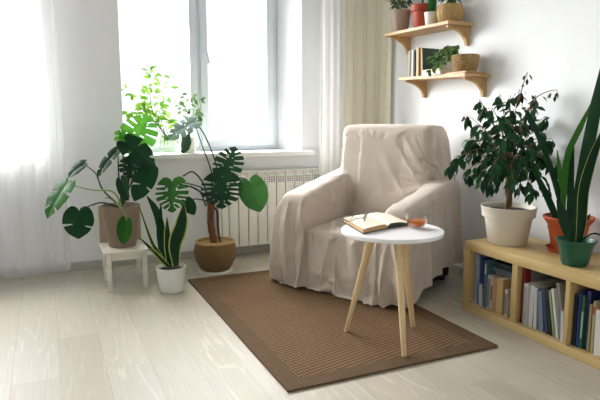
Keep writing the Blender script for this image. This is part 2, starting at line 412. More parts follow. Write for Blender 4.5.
# ------------------------------------------------------------------ curtains
def curtain(name, x0, x1, y0, z0, z1, mat, amp, pitch, seed, label, yslope=0, hemf=None, turn=None):
    rnd = random.Random(seed); nx = int((x1-x0)/.008); nz = 46; ph = rnd.uniform(0, 6)
    vs = []; fs = []
    for j in range(nz+1):
        t = j/nz
        for i in range(nx+1):
            x = x0+(x1-x0)*i/nx; zb = z0+(hemf(x) if hemf else 0)
            z = zb+(z1-zb)*t
            s = x/pitch*2*PI+ph+.9*noise.noise(V((x*5, seed, z*.5)))
            a = amp*(.75+.5*noise.noise(V((x*3, seed+4, z*.6))))*(1+.25*(1-t))
            o_ = a*math.sin(s)+.3*a*math.sin(2.3*s+1); px_, py_, nx_, ny_ = x+.006*math.sin(s*2), y0+yslope*(x-x0), 0, 1
            if turn is not None and x > turn:                   # the track bends round the corner towards the room
                l_ = x-turn; rr = .08; an = min(l_/rr, PI/2); rest = max(0, l_-rr*PI/2)
                px_ = turn+rr*math.sin(an); py_ = y0-rr*(1-math.cos(an))-rest; nx_, ny_ = math.sin(an), math.cos(an)
            vs.append((px_+nx_*o_, py_+ny_*o_, z))
    for j in range(nz):
        for i in range(nx):
            a = j*(nx+1)+i; fs.append([a, a+1, a+nx+2, a+nx+1])
    m_ = MB(); m_.add(vs, fs, mat); o = m_.build(name, smooth=180); return tag(o, label, 'curtain')
curtain('sheer_curtain', -1.65, .115, 4.2, .035, 2.5, 'sheer_white', .022, .16, 3, 'long sheer white curtain hanging to the floor over the far bright window', hemf=lambda x: .012*math.sin(x*9)+.02*max(0, x))
curtain('sheer_curtain', 2.04, 2.265, 4.11, .03, 2.5, 'curtain_white', .011, .07, 11, 'narrow white sheer curtain bunched between window reveal and cream curtain')
curtain('curtain', 2.275, 2.79, 4.16, .03, 2.5, 'curtain_cream', .016, .10, 21, 'cream curtain drawn into the corner behind the armchair', turn=2.515)

# ------------------------------------------------------------------ rug
rug = thing('rug', 'rectangular brown woven rug with a flat border under the armchair and table', 'rug', (1.395, 2.84, 0))
x0, x1, y0, y1 = .838, 1.95, 1.965, 3.715; bw = .085
f = MB(); f.box((x0+bw, y0+bw, .001), (x1-bw, y1-bw, .010), 'rug_field'); part(f, 'woven_field', rug, 0)
f = MB()
for lo, hi in (((x0, y0), (x1, y0+bw)), ((x0, y1-bw), (x1, y1)), ((x0, y0+bw), (x0+bw, y1-bw)), ((x1-bw, y0+bw), (x1, y1-bw))):
    f.box((*lo, .001), (*hi, .011), 'rug_border')
part(f, 'border', rug, 0)

# ------------------------------------------------------------------ armchair and throw
O = V((1.61, 3.03, 0)); AW = V((.469, -.883, 0)); AD = V((.883, .469, 0))
def L(w, d, z): return O+AW*w+AD*d+V((0, 0, z))
def blk(m_, pts, mat, bev=.03):
    """eight local (w,d,z) corners: bottom four then top four"""
    bm = bmesh.new(); vs = [bm.verts.new(L(*p)) for p in pts]
    for q in ((0, 3, 2, 1), (4, 5, 6, 7), (0, 1, 5, 4), (1, 2, 6, 5), (2, 3, 7, 6), (3, 0, 4, 7)): bm.faces.new([vs[i] for i in q])
    bmesh.ops.recalc_face_normals(bm, faces=bm.faces)
    if bev: bmesh.ops.bevel(bm, geom=bm.edges[:], offset=bev, segments=3, affect='EDGES', profile=.6)
    m_.bm(bm, mat)
def quad8(w0, w1, d0, d1, z0, z1f, z1b, dtop0=None, dtop1=None):
    dt0 = d0 if dtop0 is None else dtop0; dt1 = d1 if dtop1 is None else dtop1
    return [(w0, d0, z0), (w1, d0, z0), (w1, d1, z0), (w0, d1, z0), (w0, dt0, z1f), (w1, dt0, z1f), (w1, dt1, z1b), (w0, dt1, z1b)]
ch = thing('armchair', 'upholstered armchair hidden under a beige throw, its dark base showing near the bookshelf', 'armchair', (O.x, O.y, 0))
q = MB(); blk(q, quad8(-.38, .445, .06, .76, .035, .30, .30), 'dark_fabric', .015); base_o = part(q, 'base', ch)
q = MB(); q.box(L(.446, .45, .075)-V((.002, .055, .0)), L(.446, .45, .075)+V((.002, .055, .012)), 'label_grey', rot=Matrix.Rotation(math.atan2(-AD.x, AD.y), 3, 'Z')); sub(q, 'sewn_tag', base_o, 0)
for w0, w1 in ((-.40, -.32), (.37, .445)):
    q = MB(); blk(q, quad8(w0, w1, .05, .76, .28, .575, .66), 'dark_fabric', .04); part(q, 'armrest', ch)
q = MB(); blk(q, quad8(-.18, .30, .06, .45, .30, .36, .36), 'dark_fabric', .03); part(q, 'seat_cushion', ch)
q = MB(); blk(q, quad8(-.27, .29, .59, .80, .30, 1.01, 1.01, .69, .83), 'dark_fabric', .05); part(q, 'backrest', ch)
for w in (-.34, .40):
    for d in (.1, .74):
        q = MB(); c = L(w, d, .011 if d < .3 else .0); q.lathe([(.018, 0), (.024, .03), (0, .03)], c, 'black_plastic', 14); part(q, 'foot', ch)

def throw():
    m_ = MB()
    def G(pts, bev): blk(m_, pts, 'throw_fabric', bev)
    zb = -.05
    G([(-.45, -.02, zb), (-.205, -.02, zb), (-.275, .82, zb), (-.45, .82, zb), (-.45, -.02, .615), (-.205, -.02, .615), (-.275, .82, .775), (-.45, .82, .775)], .075)   # arms
    G(quad8(.325, .505, -.01, .80, zb, .59, .73), .07)
    G(quad8(-.24, .37, -.02, .55, zb, .405, .43, .0), .03)       # seat and its skirt
    G(quad8(-.35, .35, .48, .83, .10, 1.065, 1.065, .60, .88), .055)   # back
    G([(.26, .60, .55), (.46, .62, .55), (.46, .83, .55), (.26, .85, .55), (.26, .68, 1.02), (.365, .70, 1.0), (.365, .86, 1.0), (.26, .87, 1.02)], .02)   # cloth falling from the back to the arm
    me = bpy.data.meshes.new('t'); me.from_pydata(m_.v, [], m_.f); o = bpy.data.objects.new('t', me); C.objects.link(o)
    md = o.modifiers.new('r', 'REMESH'); md.mode = 'VOXEL'; md.voxel_size = VOX
    md = o.modifiers.new('s', 'SMOOTH'); md.factor = .5; md.iterations = 6
    bpy.context.view_layer.update()
    ev = o.evaluated_get(bpy.context.evaluated_depsgraph_get()); me2 = bpy.data.meshes.new_from_object(ev)
    bpy.data.objects.remove(o)
    # the solid the cloth falls on: the same form drawn in a little
    bmc = bmesh.new(); bmc.from_mesh(me2); bmc.normal_update()
    pos = [v.co-v.normal*.010 for v in bmc.verts]
    for v, p in zip(bmc.verts, pos): v.co = p
    mec = bpy.data.meshes.new('form'); bmc.to_mesh(mec); bmc.free()
    form = bpy.data.objects.new('form', mec); C.objects.link(form); form.modifiers.new('c', 'COLLISION')
    form.collision.thickness_outer = .005; form.collision.thickness_inner = .05; form.collision.cloth_friction = 20
    fl = MB(); fl.add([(0, 1, .0115), (4, 1, .0115), (4, 5, .0115), (0, 5, .0115)], [[0, 1, 2, 3]], 'throw_fabric')
    flo = fl.build('form_floor', smooth=0); flo.modifiers.new('c', 'COLLISION'); flo.collision.thickness_outer = .003
    bm = bmesh.new(); bm.from_mesh(me2)
    def loc(p):
        r = p-O; return r.dot(AW), r.dot(AD), p.z
    def hem(w, d):
        if w > .34: return min(.20, .014+.5*max(0, min(w, .5)-.38)+.26*max(0, d-.05))     # lifted along the bookshelf side
        if d > .5: return .06
        return .012+.010*math.sin(w*17)+(.045*math.exp(-((w+.2)/.04)**2))
    dl = [f_ for f_ in bm.faces if (lambda l: l[2] < hem(l[0], l[1]))(loc(f_.calc_center_median()))]
    bmesh.ops.delete(bm, geom=dl, context='FACES')
    for _ in range(12):                                    # an even hem
        nz_ = {}
        for v in bm.verts:
            if v.is_boundary:
                nb = [e.other_vert(v) for e in v.link_edges if e.is_boundary]
                if len(nb) == 2: nz_[v] = v.co*.5+(nb[0].co+nb[1].co)*.25
        for v, p in nz_.items(): v.co = p
    bm.normal_update(); new = []
    def sharp(x): return 1-2*abs(math.sin(x/2))**.8          # rounded ridges, narrow valleys
    for v in bm.verts:
        w, d, z = loc(v.co); nrm = v.normal; off = .003
        fall = max(0, min(1, (.60-z)/.45)); wz = .03*noise.noise(V((w*4, 1.5, z*3)))
        hv = max(0, 1-abs(nrm.z)*1.6)
        if d < .14 and z < .60:
            A = .034*fall**.5*hv
            if w < -.185: off += A*(1.15*sharp((w+wz)*60+1.2)+.3*math.sin((w+wz)*101))+.026*fall
            elif w > .32: off += A*(1.1*sharp((w+wz)*62+.4)+.3*math.sin((w+wz)*103+1))+.022*fall
            else:
                sw = w+.25*(z-.43)*(1 if w > .02 else -.35)          # folds fan out from the seat
                off += A*(.8*sharp((sw+wz)*33+.9)+.22*math.sin((sw+wz)*61))+.016*fall
        elif abs(w) > .36 and z < .66:
            off += hv*(.016*fall*sharp((d+wz)*40+1)+.022*fall)
        # tucks and creases
        if z > .60 and d > .45:
            k = max(0, min(1, (w+.05)/.35))*max(0, min(1, (1.0-z)/.15)); off += .008*k*sharp((w*1.0+z*.72)*40)
            
        if .36 < z < .48 and -.2 < w < .32: off += .008*sharp((w*.8+d*.6)*52)*max(0, min(1, (.5-d)/.3))
        if z > .50 and (w < -.17 or w > .30) and d < .6: off += .005*sharp((d*1.0+abs(w)*.4)*38+w*9)
        off += .005*noise.noise(V((w*6, d*6, z*5)))+.0015*noise.noise(V((w*17, d*17, z*15)))
        new.append(v.co+nrm*off)
    for v, p in zip(bm.verts, new): v.co = p; v.co.z = max(v.co.z, .016)
    for v in bm.verts:
        w, d, z = loc(v.co)
        k = math.exp(-((w+.45)/.06)**2-((d+.0)/.12)**2)*max(0, min(1, (.58-z)/.10))
        v.co -= AW*(.035*k)
        if v.co.x > WX-.035: v.co.x = WX-.035
    me3 = bpy.data.meshes.new('throw_cover'); bm.to_mesh(me3)
    pins = [(v.index, 1.0) for v in bm.verts for (w, d, z) in (loc(v.co),) if ((abs(w+.215+.08*d) < .03 or abs(w-.33) < .03) and z < .50 and z > .37 and .06 < d < .52) or (abs(d-.49) < .035 and z < .49 and -.25 < w < .37) or (z > .47 and z < .98 and .44 < d < .66 and -.30 < w < .16)]
    bm.free()
    me3.materials.append(MATS['throw_fabric'])
    ob = bpy.data.objects.new('throw_blanket', me3); C.objects.link(ob)
    vg = ob.vertex_groups.new(name='pin')
    for i_, w_ in pins: vg.add([i_], w_, 'REPLACE')
    cm = ob.modifiers.new('cloth', 'CLOTH'); cs = cm.settings
    cs.quality = 5; cs.mass = .2; cs.tension_stiffness = 12; cs.compression_stiffness = 12; cs.shear_stiffness = 6; cs.bending_stiffness = .3
    cs.tension_damping = 8; cs.compression_damping = 8; cs.shear_damping = 8; cs.air_damping = 2; cs.shrink_min = SHR; cs.shrink_max = SHR
    cs.vertex_group_mass = 'pin'; cs.pin_stiffness = 1
    cm.collision_settings.distance_min = .004; cm.collision_settings.friction = 20; cm.collision_settings.collision_quality = 2
    cm.collision_settings.use_self_collision = False
    cm.point_cache.frame_start = 1; cm.point_cache.frame_end = 60
    scn = bpy.context.scene
    for f_ in range(1, NFR+1): scn.frame_set(f_)
    ev = ob.evaluated_get(bpy.context.evaluated_depsgraph_get()); mf = bpy.data.meshes.new_from_object(ev)
    ob.modifiers.clear(); ob.data = mf; mf.name = 'throw_cover'; ob.vertex_groups.clear()
    for x_ in (form, flo): bpy.data.objects.remove(x_)
    scn.frame_set(1)
    # the cloth is pushed into the gaps beside and behind the cushion
    for v in mf.vertices:
        w, d, z = loc(v.co)
        if z < .52 and d > .03 and d < .56:
            k1 = math.exp(-((w+.213+.08*d if w < .06 else w-.327)/.02)**2-((z-.43)/.04)**2); k2 = math.exp(-((d-.495)/.022)**2)*(1 if -.21 < w < .33 and z < .475 else 0)
            v.co.z -= .065*max(k1, k2)
        if z > .43 and z < .75 and (-.36 < w < -.20 or .29 < w < .37):
            k = math.exp(-((d-.512-.125*(z-.43)/.33)/.022)**2); v.co -= V((0, 0, .012))*k-AD*(.035*k)
    mf.transform(Matrix.Translation(-O)); ob.location = O
    for p_ in mf.polygons: p_.use_smooth = True
    sm = ob.modifiers.new('smooth', 'SMOOTH'); sm.factor = .3; sm.iterations = 1
    sd = ob.modifiers.new('thickness', 'SOLIDIFY'); sd.thickness = .003; sd.offset = -1
    sb = ob.modifiers.new('subdivision', 'SUBSURF'); sb.levels = 1; sb.render_levels = 1
    return tag(ob, 'large pale beige throw draped over the whole armchair down to the rug', 'blanket')
SHR = -.03; NFR = 6; VOX = .0125
throw()

# ------------------------------------------------------------------ table and what stands on it
TC = V((1.53, 2.275, 0)); TZ = .565
tb = thing('side_table', 'small round white side table on three splayed pale wood legs', 'table', (TC.x, TC.y, 0))
q = MB(); q.lathe([(0, TZ-.02), (.246, TZ-.02), (.25, TZ-.016), (.25, TZ-.003), (.247, TZ), (0, TZ)], (TC.x, TC.y, 0), 'table_white', 72); part(q, 'tabletop', tb)
q = MB(); q.lathe([(0, TZ-.032), (.12, TZ-.032), (.12, TZ-.02), (0, TZ-.02)], (TC.x, TC.y, 0), 'beech_leg', 40); part(q, 'mounting_plate', tb)
for fx, fy in ((1.367, 2.433), (1.463, 2.052), (1.718, 2.336)):
    ft = V((fx, fy, .0115)); r = V((fx-TC.x, fy-TC.y, 0)); tp = TC+r*.42+V((0, 0, TZ-.021))
    u = r.normalized(); s_ = V((-u.y, u.x, 0)); vs = []
    for p_, a, b_ in ((ft, .011, .011), (tp, .021, .021)):
        for k in range(12):
            an = 2*PI*k/12; cx = math.copysign(abs(math.cos(an))**.6, math.cos(an)); sx = math.copysign(abs(math.sin(an))**.6, math.sin(an))
            vs.append(p_+u*cx*a+s_*sx*b_)
    fs = [[k, (k+1) % 12, 12+(k+1) % 12, 12+k] for k in range(12)]+[list(range(12))[::-1], list(range(12, 24))]
    q = MB(); q.add(vs, fs, 'beech_leg'); part(q, 'leg', tb, 50)

# open book
p0, p1, p2, p3 = V((1.402, 2.535, TZ)), V((1.342, 2.235, TZ)), V((1.515, 2.292, TZ)), V((1.575, 2.592, TZ))
bc = (p0+p1+p2+p3)/4
bk = thing('open_book', 'thick open book with cream pages lying on the round white table', 'book', (bc.x, bc.y, TZ))
sp0 = p2.copy(); sp1 = p3.copy()                                  # the gutter, near end and far end
gl = (p1-p2); gl.z = 0; gd = (sp1-sp0); gd.z = 0                  # across the left half; along the gutter
def book_half(across, th, mat_top, arch, name, parent, mat_side, taper=.1):
    q = MB(); nx = 10; vs = []
    for j, s_ in enumerate((0, 1)):
        for i in range(nx+1):
            t = i/nx; base = sp0+gd*s_+across*t; h = th*(1-taper*t)+arch*math.sin(PI*min(1, t*1.05))*.5
            if t == 0: h = th*.55
            vs.append(V((base.x, base.y, TZ+.004))); vs.append(V((base.x, base.y, TZ+.004+h)))
    w_ = (nx+1)*2; tops = []; 
    for i in range(nx): tops.append([i*2+1, i*2+3, w_+i*2+3, w_+i*2+1])
    sides = [[i*2, i*2+2, i*2+3, i*2+1] for i in range(nx)]+[[w_+i*2, w_+i*2+1, w_+i*2+3, w_+i*2+2] for i in range(nx)]+[[nx*2, nx*2+1, w_+nx*2+1, w_+nx*2], [0, 1, w_+1, w_]]
    q.add(vs, tops, mat_top); q.add(vs, sides, mat_side)
    part(q, name, parent, 30)
book_half(gl, .021, 'paper_cream', .005, 'page_block', bk, 'paper_edge')
gr_ = -gl*.98; gr_ = Matrix.Rotation(math.radians(-6), 3, 'Z') @ gr_
book_half(gr_*.93, .020, 'paper_cream', .016, 'page_block', bk, 'page_green', .75)
q = MB(); a = V((sp0.x, sp0.y, TZ+.001)); e = .006
for ac in (gl, gr_*.9):
    un = ac.normalized(); ug = gd.normalized(); b0 = a-ug*e; b1 = b0+ac+un*e; b2 = b1+gd+ug*2*e; b3 = b0+gd+ug*2*e
    h = V((0, 0, .0028)); q.add([b0, b1, b2, b3, b0+h, b1+h, b2+h, b3+h], [[3, 2, 1, 0], [4, 5, 6, 7], [0, 1, 5, 4], [1, 2, 6, 5], [2, 3, 7, 6], [3, 0, 4, 7]], 'black_plastic')
part(q, 'cover', bk, 0)

# eyeglasses on the pages
ge = (sp0+gd*.55+gl*.50); gz = TZ+.031
eg = thing('eyeglasses', 'thin dark wire eyeglasses resting on the open book', 'eyeglasses', (ge.x, ge.y, gz))
ua = (gd*.65-gl*.45).normalized(); ub = V((-ua.y, ua.x, 0))
if ub.dot(V((0, -1, 0))) < 0: ub = -ub
for sgn in (-1, 1):
    c_ = V((ge.x, ge.y, gz))+ua*sgn*.031; q = MB(); ring = []
    for k in range(25):
        an = 2*PI*k/24; ring.append(c_+ua*math.cos(an)*.025+(ub*.35+V((0, 0, .94)))*(math.sin(an)*.017+.012))
    q.tube(ring, .0017, 'black_plastic', 6, cap=False); rim = part(q, 'rim', eg)
    q = MB(); q.add([r_ for r_ in ring[:-1]], [list(range(24))], 'lens_glass'); sub(q, 'lens', rim, 0)
    h_ = c_+ua*sgn*.026+V((0, 0, .016)); q = MB()
    e_ = h_-ub*.10-ua*sgn*(.035+.01*sgn)+V((0, 0, -.022)); q.tube(spline([h_, h_-ub*.045+V((0, 0, -.004)), e_+ub*.03, e_]), .0017, 'black_plastic', 6); part(q, 'temple_arm', eg)
q = MB(); q.tube(spline([V((ge.x, ge.y, gz+.014))-ua*.007, V((ge.x, ge.y, gz+.019)), V((ge.x, ge.y, gz+.014))+ua*.007]), .0017, 'black_plastic', 6); part(q, 'bridge', eg)

# tea cup
cc = atz(416.5, 228, TZ)
cp = thing('tea_cup', 'clear glass tea cup of amber tea on the round table beside the book', 'cup', (cc.x, cc.y, TZ))
q = MB(); q.lathe([(0, .004), (.022, .002), (.028, .003), (.043, .014), (.053, .036), (.056, .068), (.0535, .068), (.0505, .037), (.040, .0165), (.02, .008), (0, .008)], (cc.x, cc.y, TZ), 'cup_glass', 48); part(q, 'bowl', cp)
q = MB(); q.lathe([(0, .0085), (.02, .0085), (.039, .0175), (.0495, .036), (.0505, .041), (0, .041)], (cc.x, cc.y, TZ), 'tea', 48); part(q, 'tea', cp)
hd = RT*1.0; hd = hd.normalized(); q = MB()
q.tube(spline([V((cc.x, cc.y, TZ+.060))+hd*.055, V((cc.x, cc.y, TZ+.063))+hd*.072, V((cc.x, cc.y, TZ+.042))+hd*.081, V((cc.x, cc.y, TZ+.026))+hd*.070, V((cc.x, cc.y, TZ+.022))+hd*.050]), .0035, 'cup_glass', 10); part(q, 'handle', cp)

# ------------------------------------------------------------------ low bookshelf
BX0, BX1 = 2.175, 2.60; BZ = .408; ys = [2.49, 1.07]
bs = thing('bookshelf', 'long low birch cube bookshelf filled with books along the wall', 'bookshelf', (2.39, 1.78, 0))
q = MB(); q.box((BX0, 1.07, BZ-.052), (BX1, 2.49, BZ), 'birch_y', bev=.002); part(q, 'top_panel', bs)
q = MB(); q.box((BX0, 1.07, .0), (BX1, 2.49, .046), 'birch_y', bev=.002); part(q, 'bottom_panel', bs)
for a, b_ in ((2.442, 2.49), (1.07, 1.118)):
    q = MB(); q.box((BX0, a, .046), (BX1, b_, BZ-.052), 'birch_z', bev=.001); part(q, 'side_panel', bs)
divs = [(2.088, 2.122), (1.766, 1.790), (1.44, 1.464)]
for a, b_ in divs:
    q = MB(); q.box((BX0+.002, a, .046), (BX1, b_, BZ-.052), 'birch_z', bev=.001); part(q, 'divider', bs)
q = MB(); q.box((BX1-.006, 1.118, .046), (BX1, 2.442, BZ-.052), 'birch_y'); part(q, 'back_panel', bs)

def book(y, th, h, col, label, lean=0, dp=.22, inset=.03, pages=True, band=None, z=.0465, name='book', group=None, x=None, roll=0):
    """a book on its end in the shelf: y = its near bottom edge, spine to the room (-X); lean > 0 tips it away along +Y"""
    x_ = BX0+inset if x is None else x
    key = 'cover_%02x%02x%02x' % col
    if key not in MATS: plain(key, tuple(x*.88 for x in col), .6, var=.06, scale=40)  # cover colours darkened: shade of the shelf recess put into them
    piv = V((x_, y, z+th*math.sin(math.radians(abs(lean)))+.0004)); R = Matrix.Rotation(-math.radians(lean), 3, 'X')
    t = thing(name, label, 'book', piv, group)
    t.rotation_euler = (-math.radians(lean), 0, 0)
    def bp(m__, nm, par=t):
        o = m__.build(nm, par, 40); o.parent = par; return o
    c = MB(); k = .002
    c.box((0, 0, 0), (dp, k, h), key); c.box((0, th-k, 0), (dp, th, h), key); c.box((0, k, 0), (k*1.3, th-k, h), key)
    co_ = bp(c, 'cover')
    if pages:
        c = MB(); c.box((k*1.3, k, .003), (dp-.004, th-k, h-.003), 'paper_cream'); bp(c, 'page_block')
    if band:
        z0, z1, bc_ = band; kb = 'band_%02x%02x%02x' % bc_
        if kb not in MATS: plain(kb, bc_, .6, var=.2, scale=120)
        c = MB(); c.box((-.0006, th*.18, h*z0), (.0004, th*.82, h*z1), kb); bp(c, 'spine_label')
    return t
G1 = 'books in the first cube of the bookshelf'; G2 = 'books in the second cube of the bookshelf'; G3 = 'books in the third cube of the bookshelf'
D = 'first shelf cube beside the armchair'
# cube 1 (nearest the armchair), from its far panel towards the camera
book(2.431, .010, .285, (172, 150, 150), 'thin mauve book against the end panel of the shelf', inset=.05)
book(2.402, .026, .292, (168, 184, 204), 'tall pale blue hardback near the end panel, dark lettering on its spine', 0, band=(.1, .8, (120, 132, 158)))
book(2.366, .026, .288, (44, 58, 116), 'tall navy blue hardback after the pale blue one', 1, inset=.04)
book(2.350, .012, .132, (216, 216, 212), 'small white paperback in front of the navy hardback', 4, inset=.012, dp=.016, pages=False)
book(2.330, .018, .272, (86, 128, 140), 'tall teal grey book with a pale top label', 1, band=(.72, .92, (190, 204, 206)))
book(2.304, .020, .196, (206, 202, 196), 'grey white book with dark lettering down its spine', 0, band=(.08, .9, (110, 104, 108)))
book(2.281, .018, .200, (204, 186, 178), 'pinkish white paperback beside the tan books', 0, band=(.3, .7, (120, 70, 66)))
book(2.256, .022, .192, (196, 150, 106), 'narrow orange tan book, first of two tan spines')
book(2.208, .045, .196, (206, 172, 112), 'thick tan hardback, widest spine of its cube')
book(2.168, .018, .150, (222, 216, 208), 'short pale book with dark spots leaning by the first divider', 2, band=(.1, .85, (96, 84, 84)))
for k, (c_, lb, yy, th) in enumerate((((70, 78, 96), 'grey blue book lying flat on top of the tan books', 0, .022), ((116, 112, 124), 'soft grey folder lying flat on the tan books', .02, .014), ((30, 32, 38), 'black book lying flat, topmost of its pile under the shelf top', .01, .03))):
    zz = .2475+[.016, 0, .0385][k]; key = 'cover_%02x%02x%02x' % c_
    plain(key, c_, .6)
    t = thing('book', lb, 'book', (BX0+.06+yy, 2.235, zz))
    c = MB(); c.box((0, -.095, 0), (.2, .085, .002), key); c.box((0, -.095, th-.002), (.2, .085, th), key); c.box((0, -.095, .002), (.002, .085, th-.002), key); c.build('cover', t, 0)
    c = MB(); c.box((.002, -.092, .002), (.196, .082, th-.002), 'paper_cream'); c.build('page_block', t, 0)
# cube 2
book(2.060, .024, .300, (140, 34, 28), 'deep red hardback standing against the first divider', inset=.035)
t = book(2.028, .026, .222, (226, 224, 216), 'white spiral notebook with black coil binding', inset=.02, name='spiral_notebook')
c = MB()
for k in range(22):
    zz = .008+k*.0095
    c.tube([V((-.004+.008*math.cos(a*PI/4), .013+.011*math.sin(a*PI/4), zz)) for a in range(9)], .0012, 'black_plastic', 5, cap=False)
c.build('coil', t)
book(2.0555, .004, .300, (150, 152, 150), 'grey sheet folder rising behind the spiral notebook', inset=.07, pages=False)
book(1.998, .026, .220, (224, 222, 218), 'plain white paperback next to the spiral notebook')
book(1.972, .018, .214, (206, 206, 206), 'light grey paperback after the plain white one', 2)
book(1.926, .026, .205, (118, 134, 158), 'steel blue book leaning in the middle cube', 7)
book(1.898, .016, .225, (50, 62, 88), 'dark navy book leaning on the steel blue one', 9)
book(1.878, .012, .235, (34, 34, 36), 'thin black book leaning in the middle cube', 10)
book(1.856, .012, .228, (150, 168, 118), 'thin pale green book leaning in the middle cube', 11)
book(1.836, .014, .24, (222, 224, 216), 'white book with creased spine leaning in the middle cube', 11)
book(1.812, .018, .27, (176, 176, 174), 'grey loose papers folder leaning highest in the middle cube', 12, inset=.05)
book(1.796, .012, .150, (224, 226, 232), 'short bluish white booklet against the second divider', 3, inset=.012)
# cube 3
book(1.742, .020, .246, (26, 32, 44), 'black blue book against the second divider', 0)
book(1.724, .014, .270, (30, 56, 130), 'royal blue book, tall, in the third cube', 0)
book(1.707, .014, .255, (44, 104, 70), 'green spined book beside the royal blue one', 0, band=(.2, .7, (150, 180, 150)))
book(1.684, .020, .278, (28, 38, 98), 'wide indigo book behind the green spine', 0, inset=.04)
book(1.668, .012, .225, (172, 158, 104), 'olive tan book in the third cube', 0)
book(1.650, .012, .245, (190, 176, 132), 'khaki book beside the thick white hardbacks', 0, band=(.75, .9, (160, 30, 30)))
book(1.612, .032, .210, (232, 230, 222), 'thick white hardback, first of the big white pair', 1)
book(1.572, .034, .212, (222, 222, 216), 'thick white hardback, second of the big white pair', 1)
book(1.530, .036, .200, (206, 212, 200), 'pale green white hardback after the white pair', 0)
book(1.480, .040, .20, (60, 72, 70), 'dark grey hardback at the end of the third cube', 0)
t = thing('book', 'bright red book lying flat on the white hardbacks', 'book', (BX0+.05, 1.60, .264))
plain('cover_red', (176, 28, 28), .5)
c = MB(); c.box((0, -.11, 0), (.2, .04, .003), 'cover_red'); c.box((0, -.11, .035), (.2, .04, .038), 'cover_red'); c.box((0, -.11, .003), (.003, .04, .035), 'cover_red'); c.build('cover', t, 0)
c = MB(); c.box((.003, -.107, .003), (.196, .037, .035), 'paper_cream'); c.build('page_block', t, 0)

# ------------------------------------------------------------------ wall shelves
def wall_shelf(y0, y1, z0, z1, x0, label):
    """z0/z1: underside height at the near and the far end; the board is not quite level"""
    c = V((WX, (y0+y1)/2, (z0+z1)/2)); t = thing('wall_shelf', label, 'shelf', c)
    th = .02; q = MB()
    vs = [(x0, y0, z0), (WX, y0, z0), (WX, y1, z1), (x0, y1, z1)]; vs += [(a, b_, c_+th) for a, b_, c_ in vs]
    q.add(vs, [[3, 2, 1, 0], [4, 5, 6, 7], [0, 1, 5, 4], [1, 2, 6, 5], [2, 3, 7, 6], [3, 0, 4, 7]], 'pine_shelf'); part(q, 'board', t, 0)
    for yy in (y0+.045, y1-.045):
        zz = z0+(z1-z0)*(yy-y0)/(y1-y0); poly = []
        d_, h_ = .185, .125
        poly = [(zz, WX-d_), (zz, WX), (zz-h_, WX), (zz-h_, WX-.026)]
        for k in range(1, 9):
            a = PI/2*k/9; poly.append((zz-.018-(h_-.018)*(1-math.sin(a))*1.0, WX-.026-(d_-.026)*(1-math.cos(a))))
        poly.append((zz-.014, WX-d_))
        q = MB(); q.prism(poly, 1, yy-.011, yy+.011, 'pine_shelf'); part(q, 'bracket', t, 30)
    return t
wall_shelf(3.01, 3.77, 1.713, 1.730, 2.415, 'upper pine wall shelf holding potted plants')
wall_shelf(2.83, 3.55, 1.368, 1.388, 2.415, 'lower pine wall shelf holding books and a trailing plant')
def s1(y): return 1.733+.017*(y-3.01)/.76
def s2(y): return 1.388+.020*(y-2.83)/.72

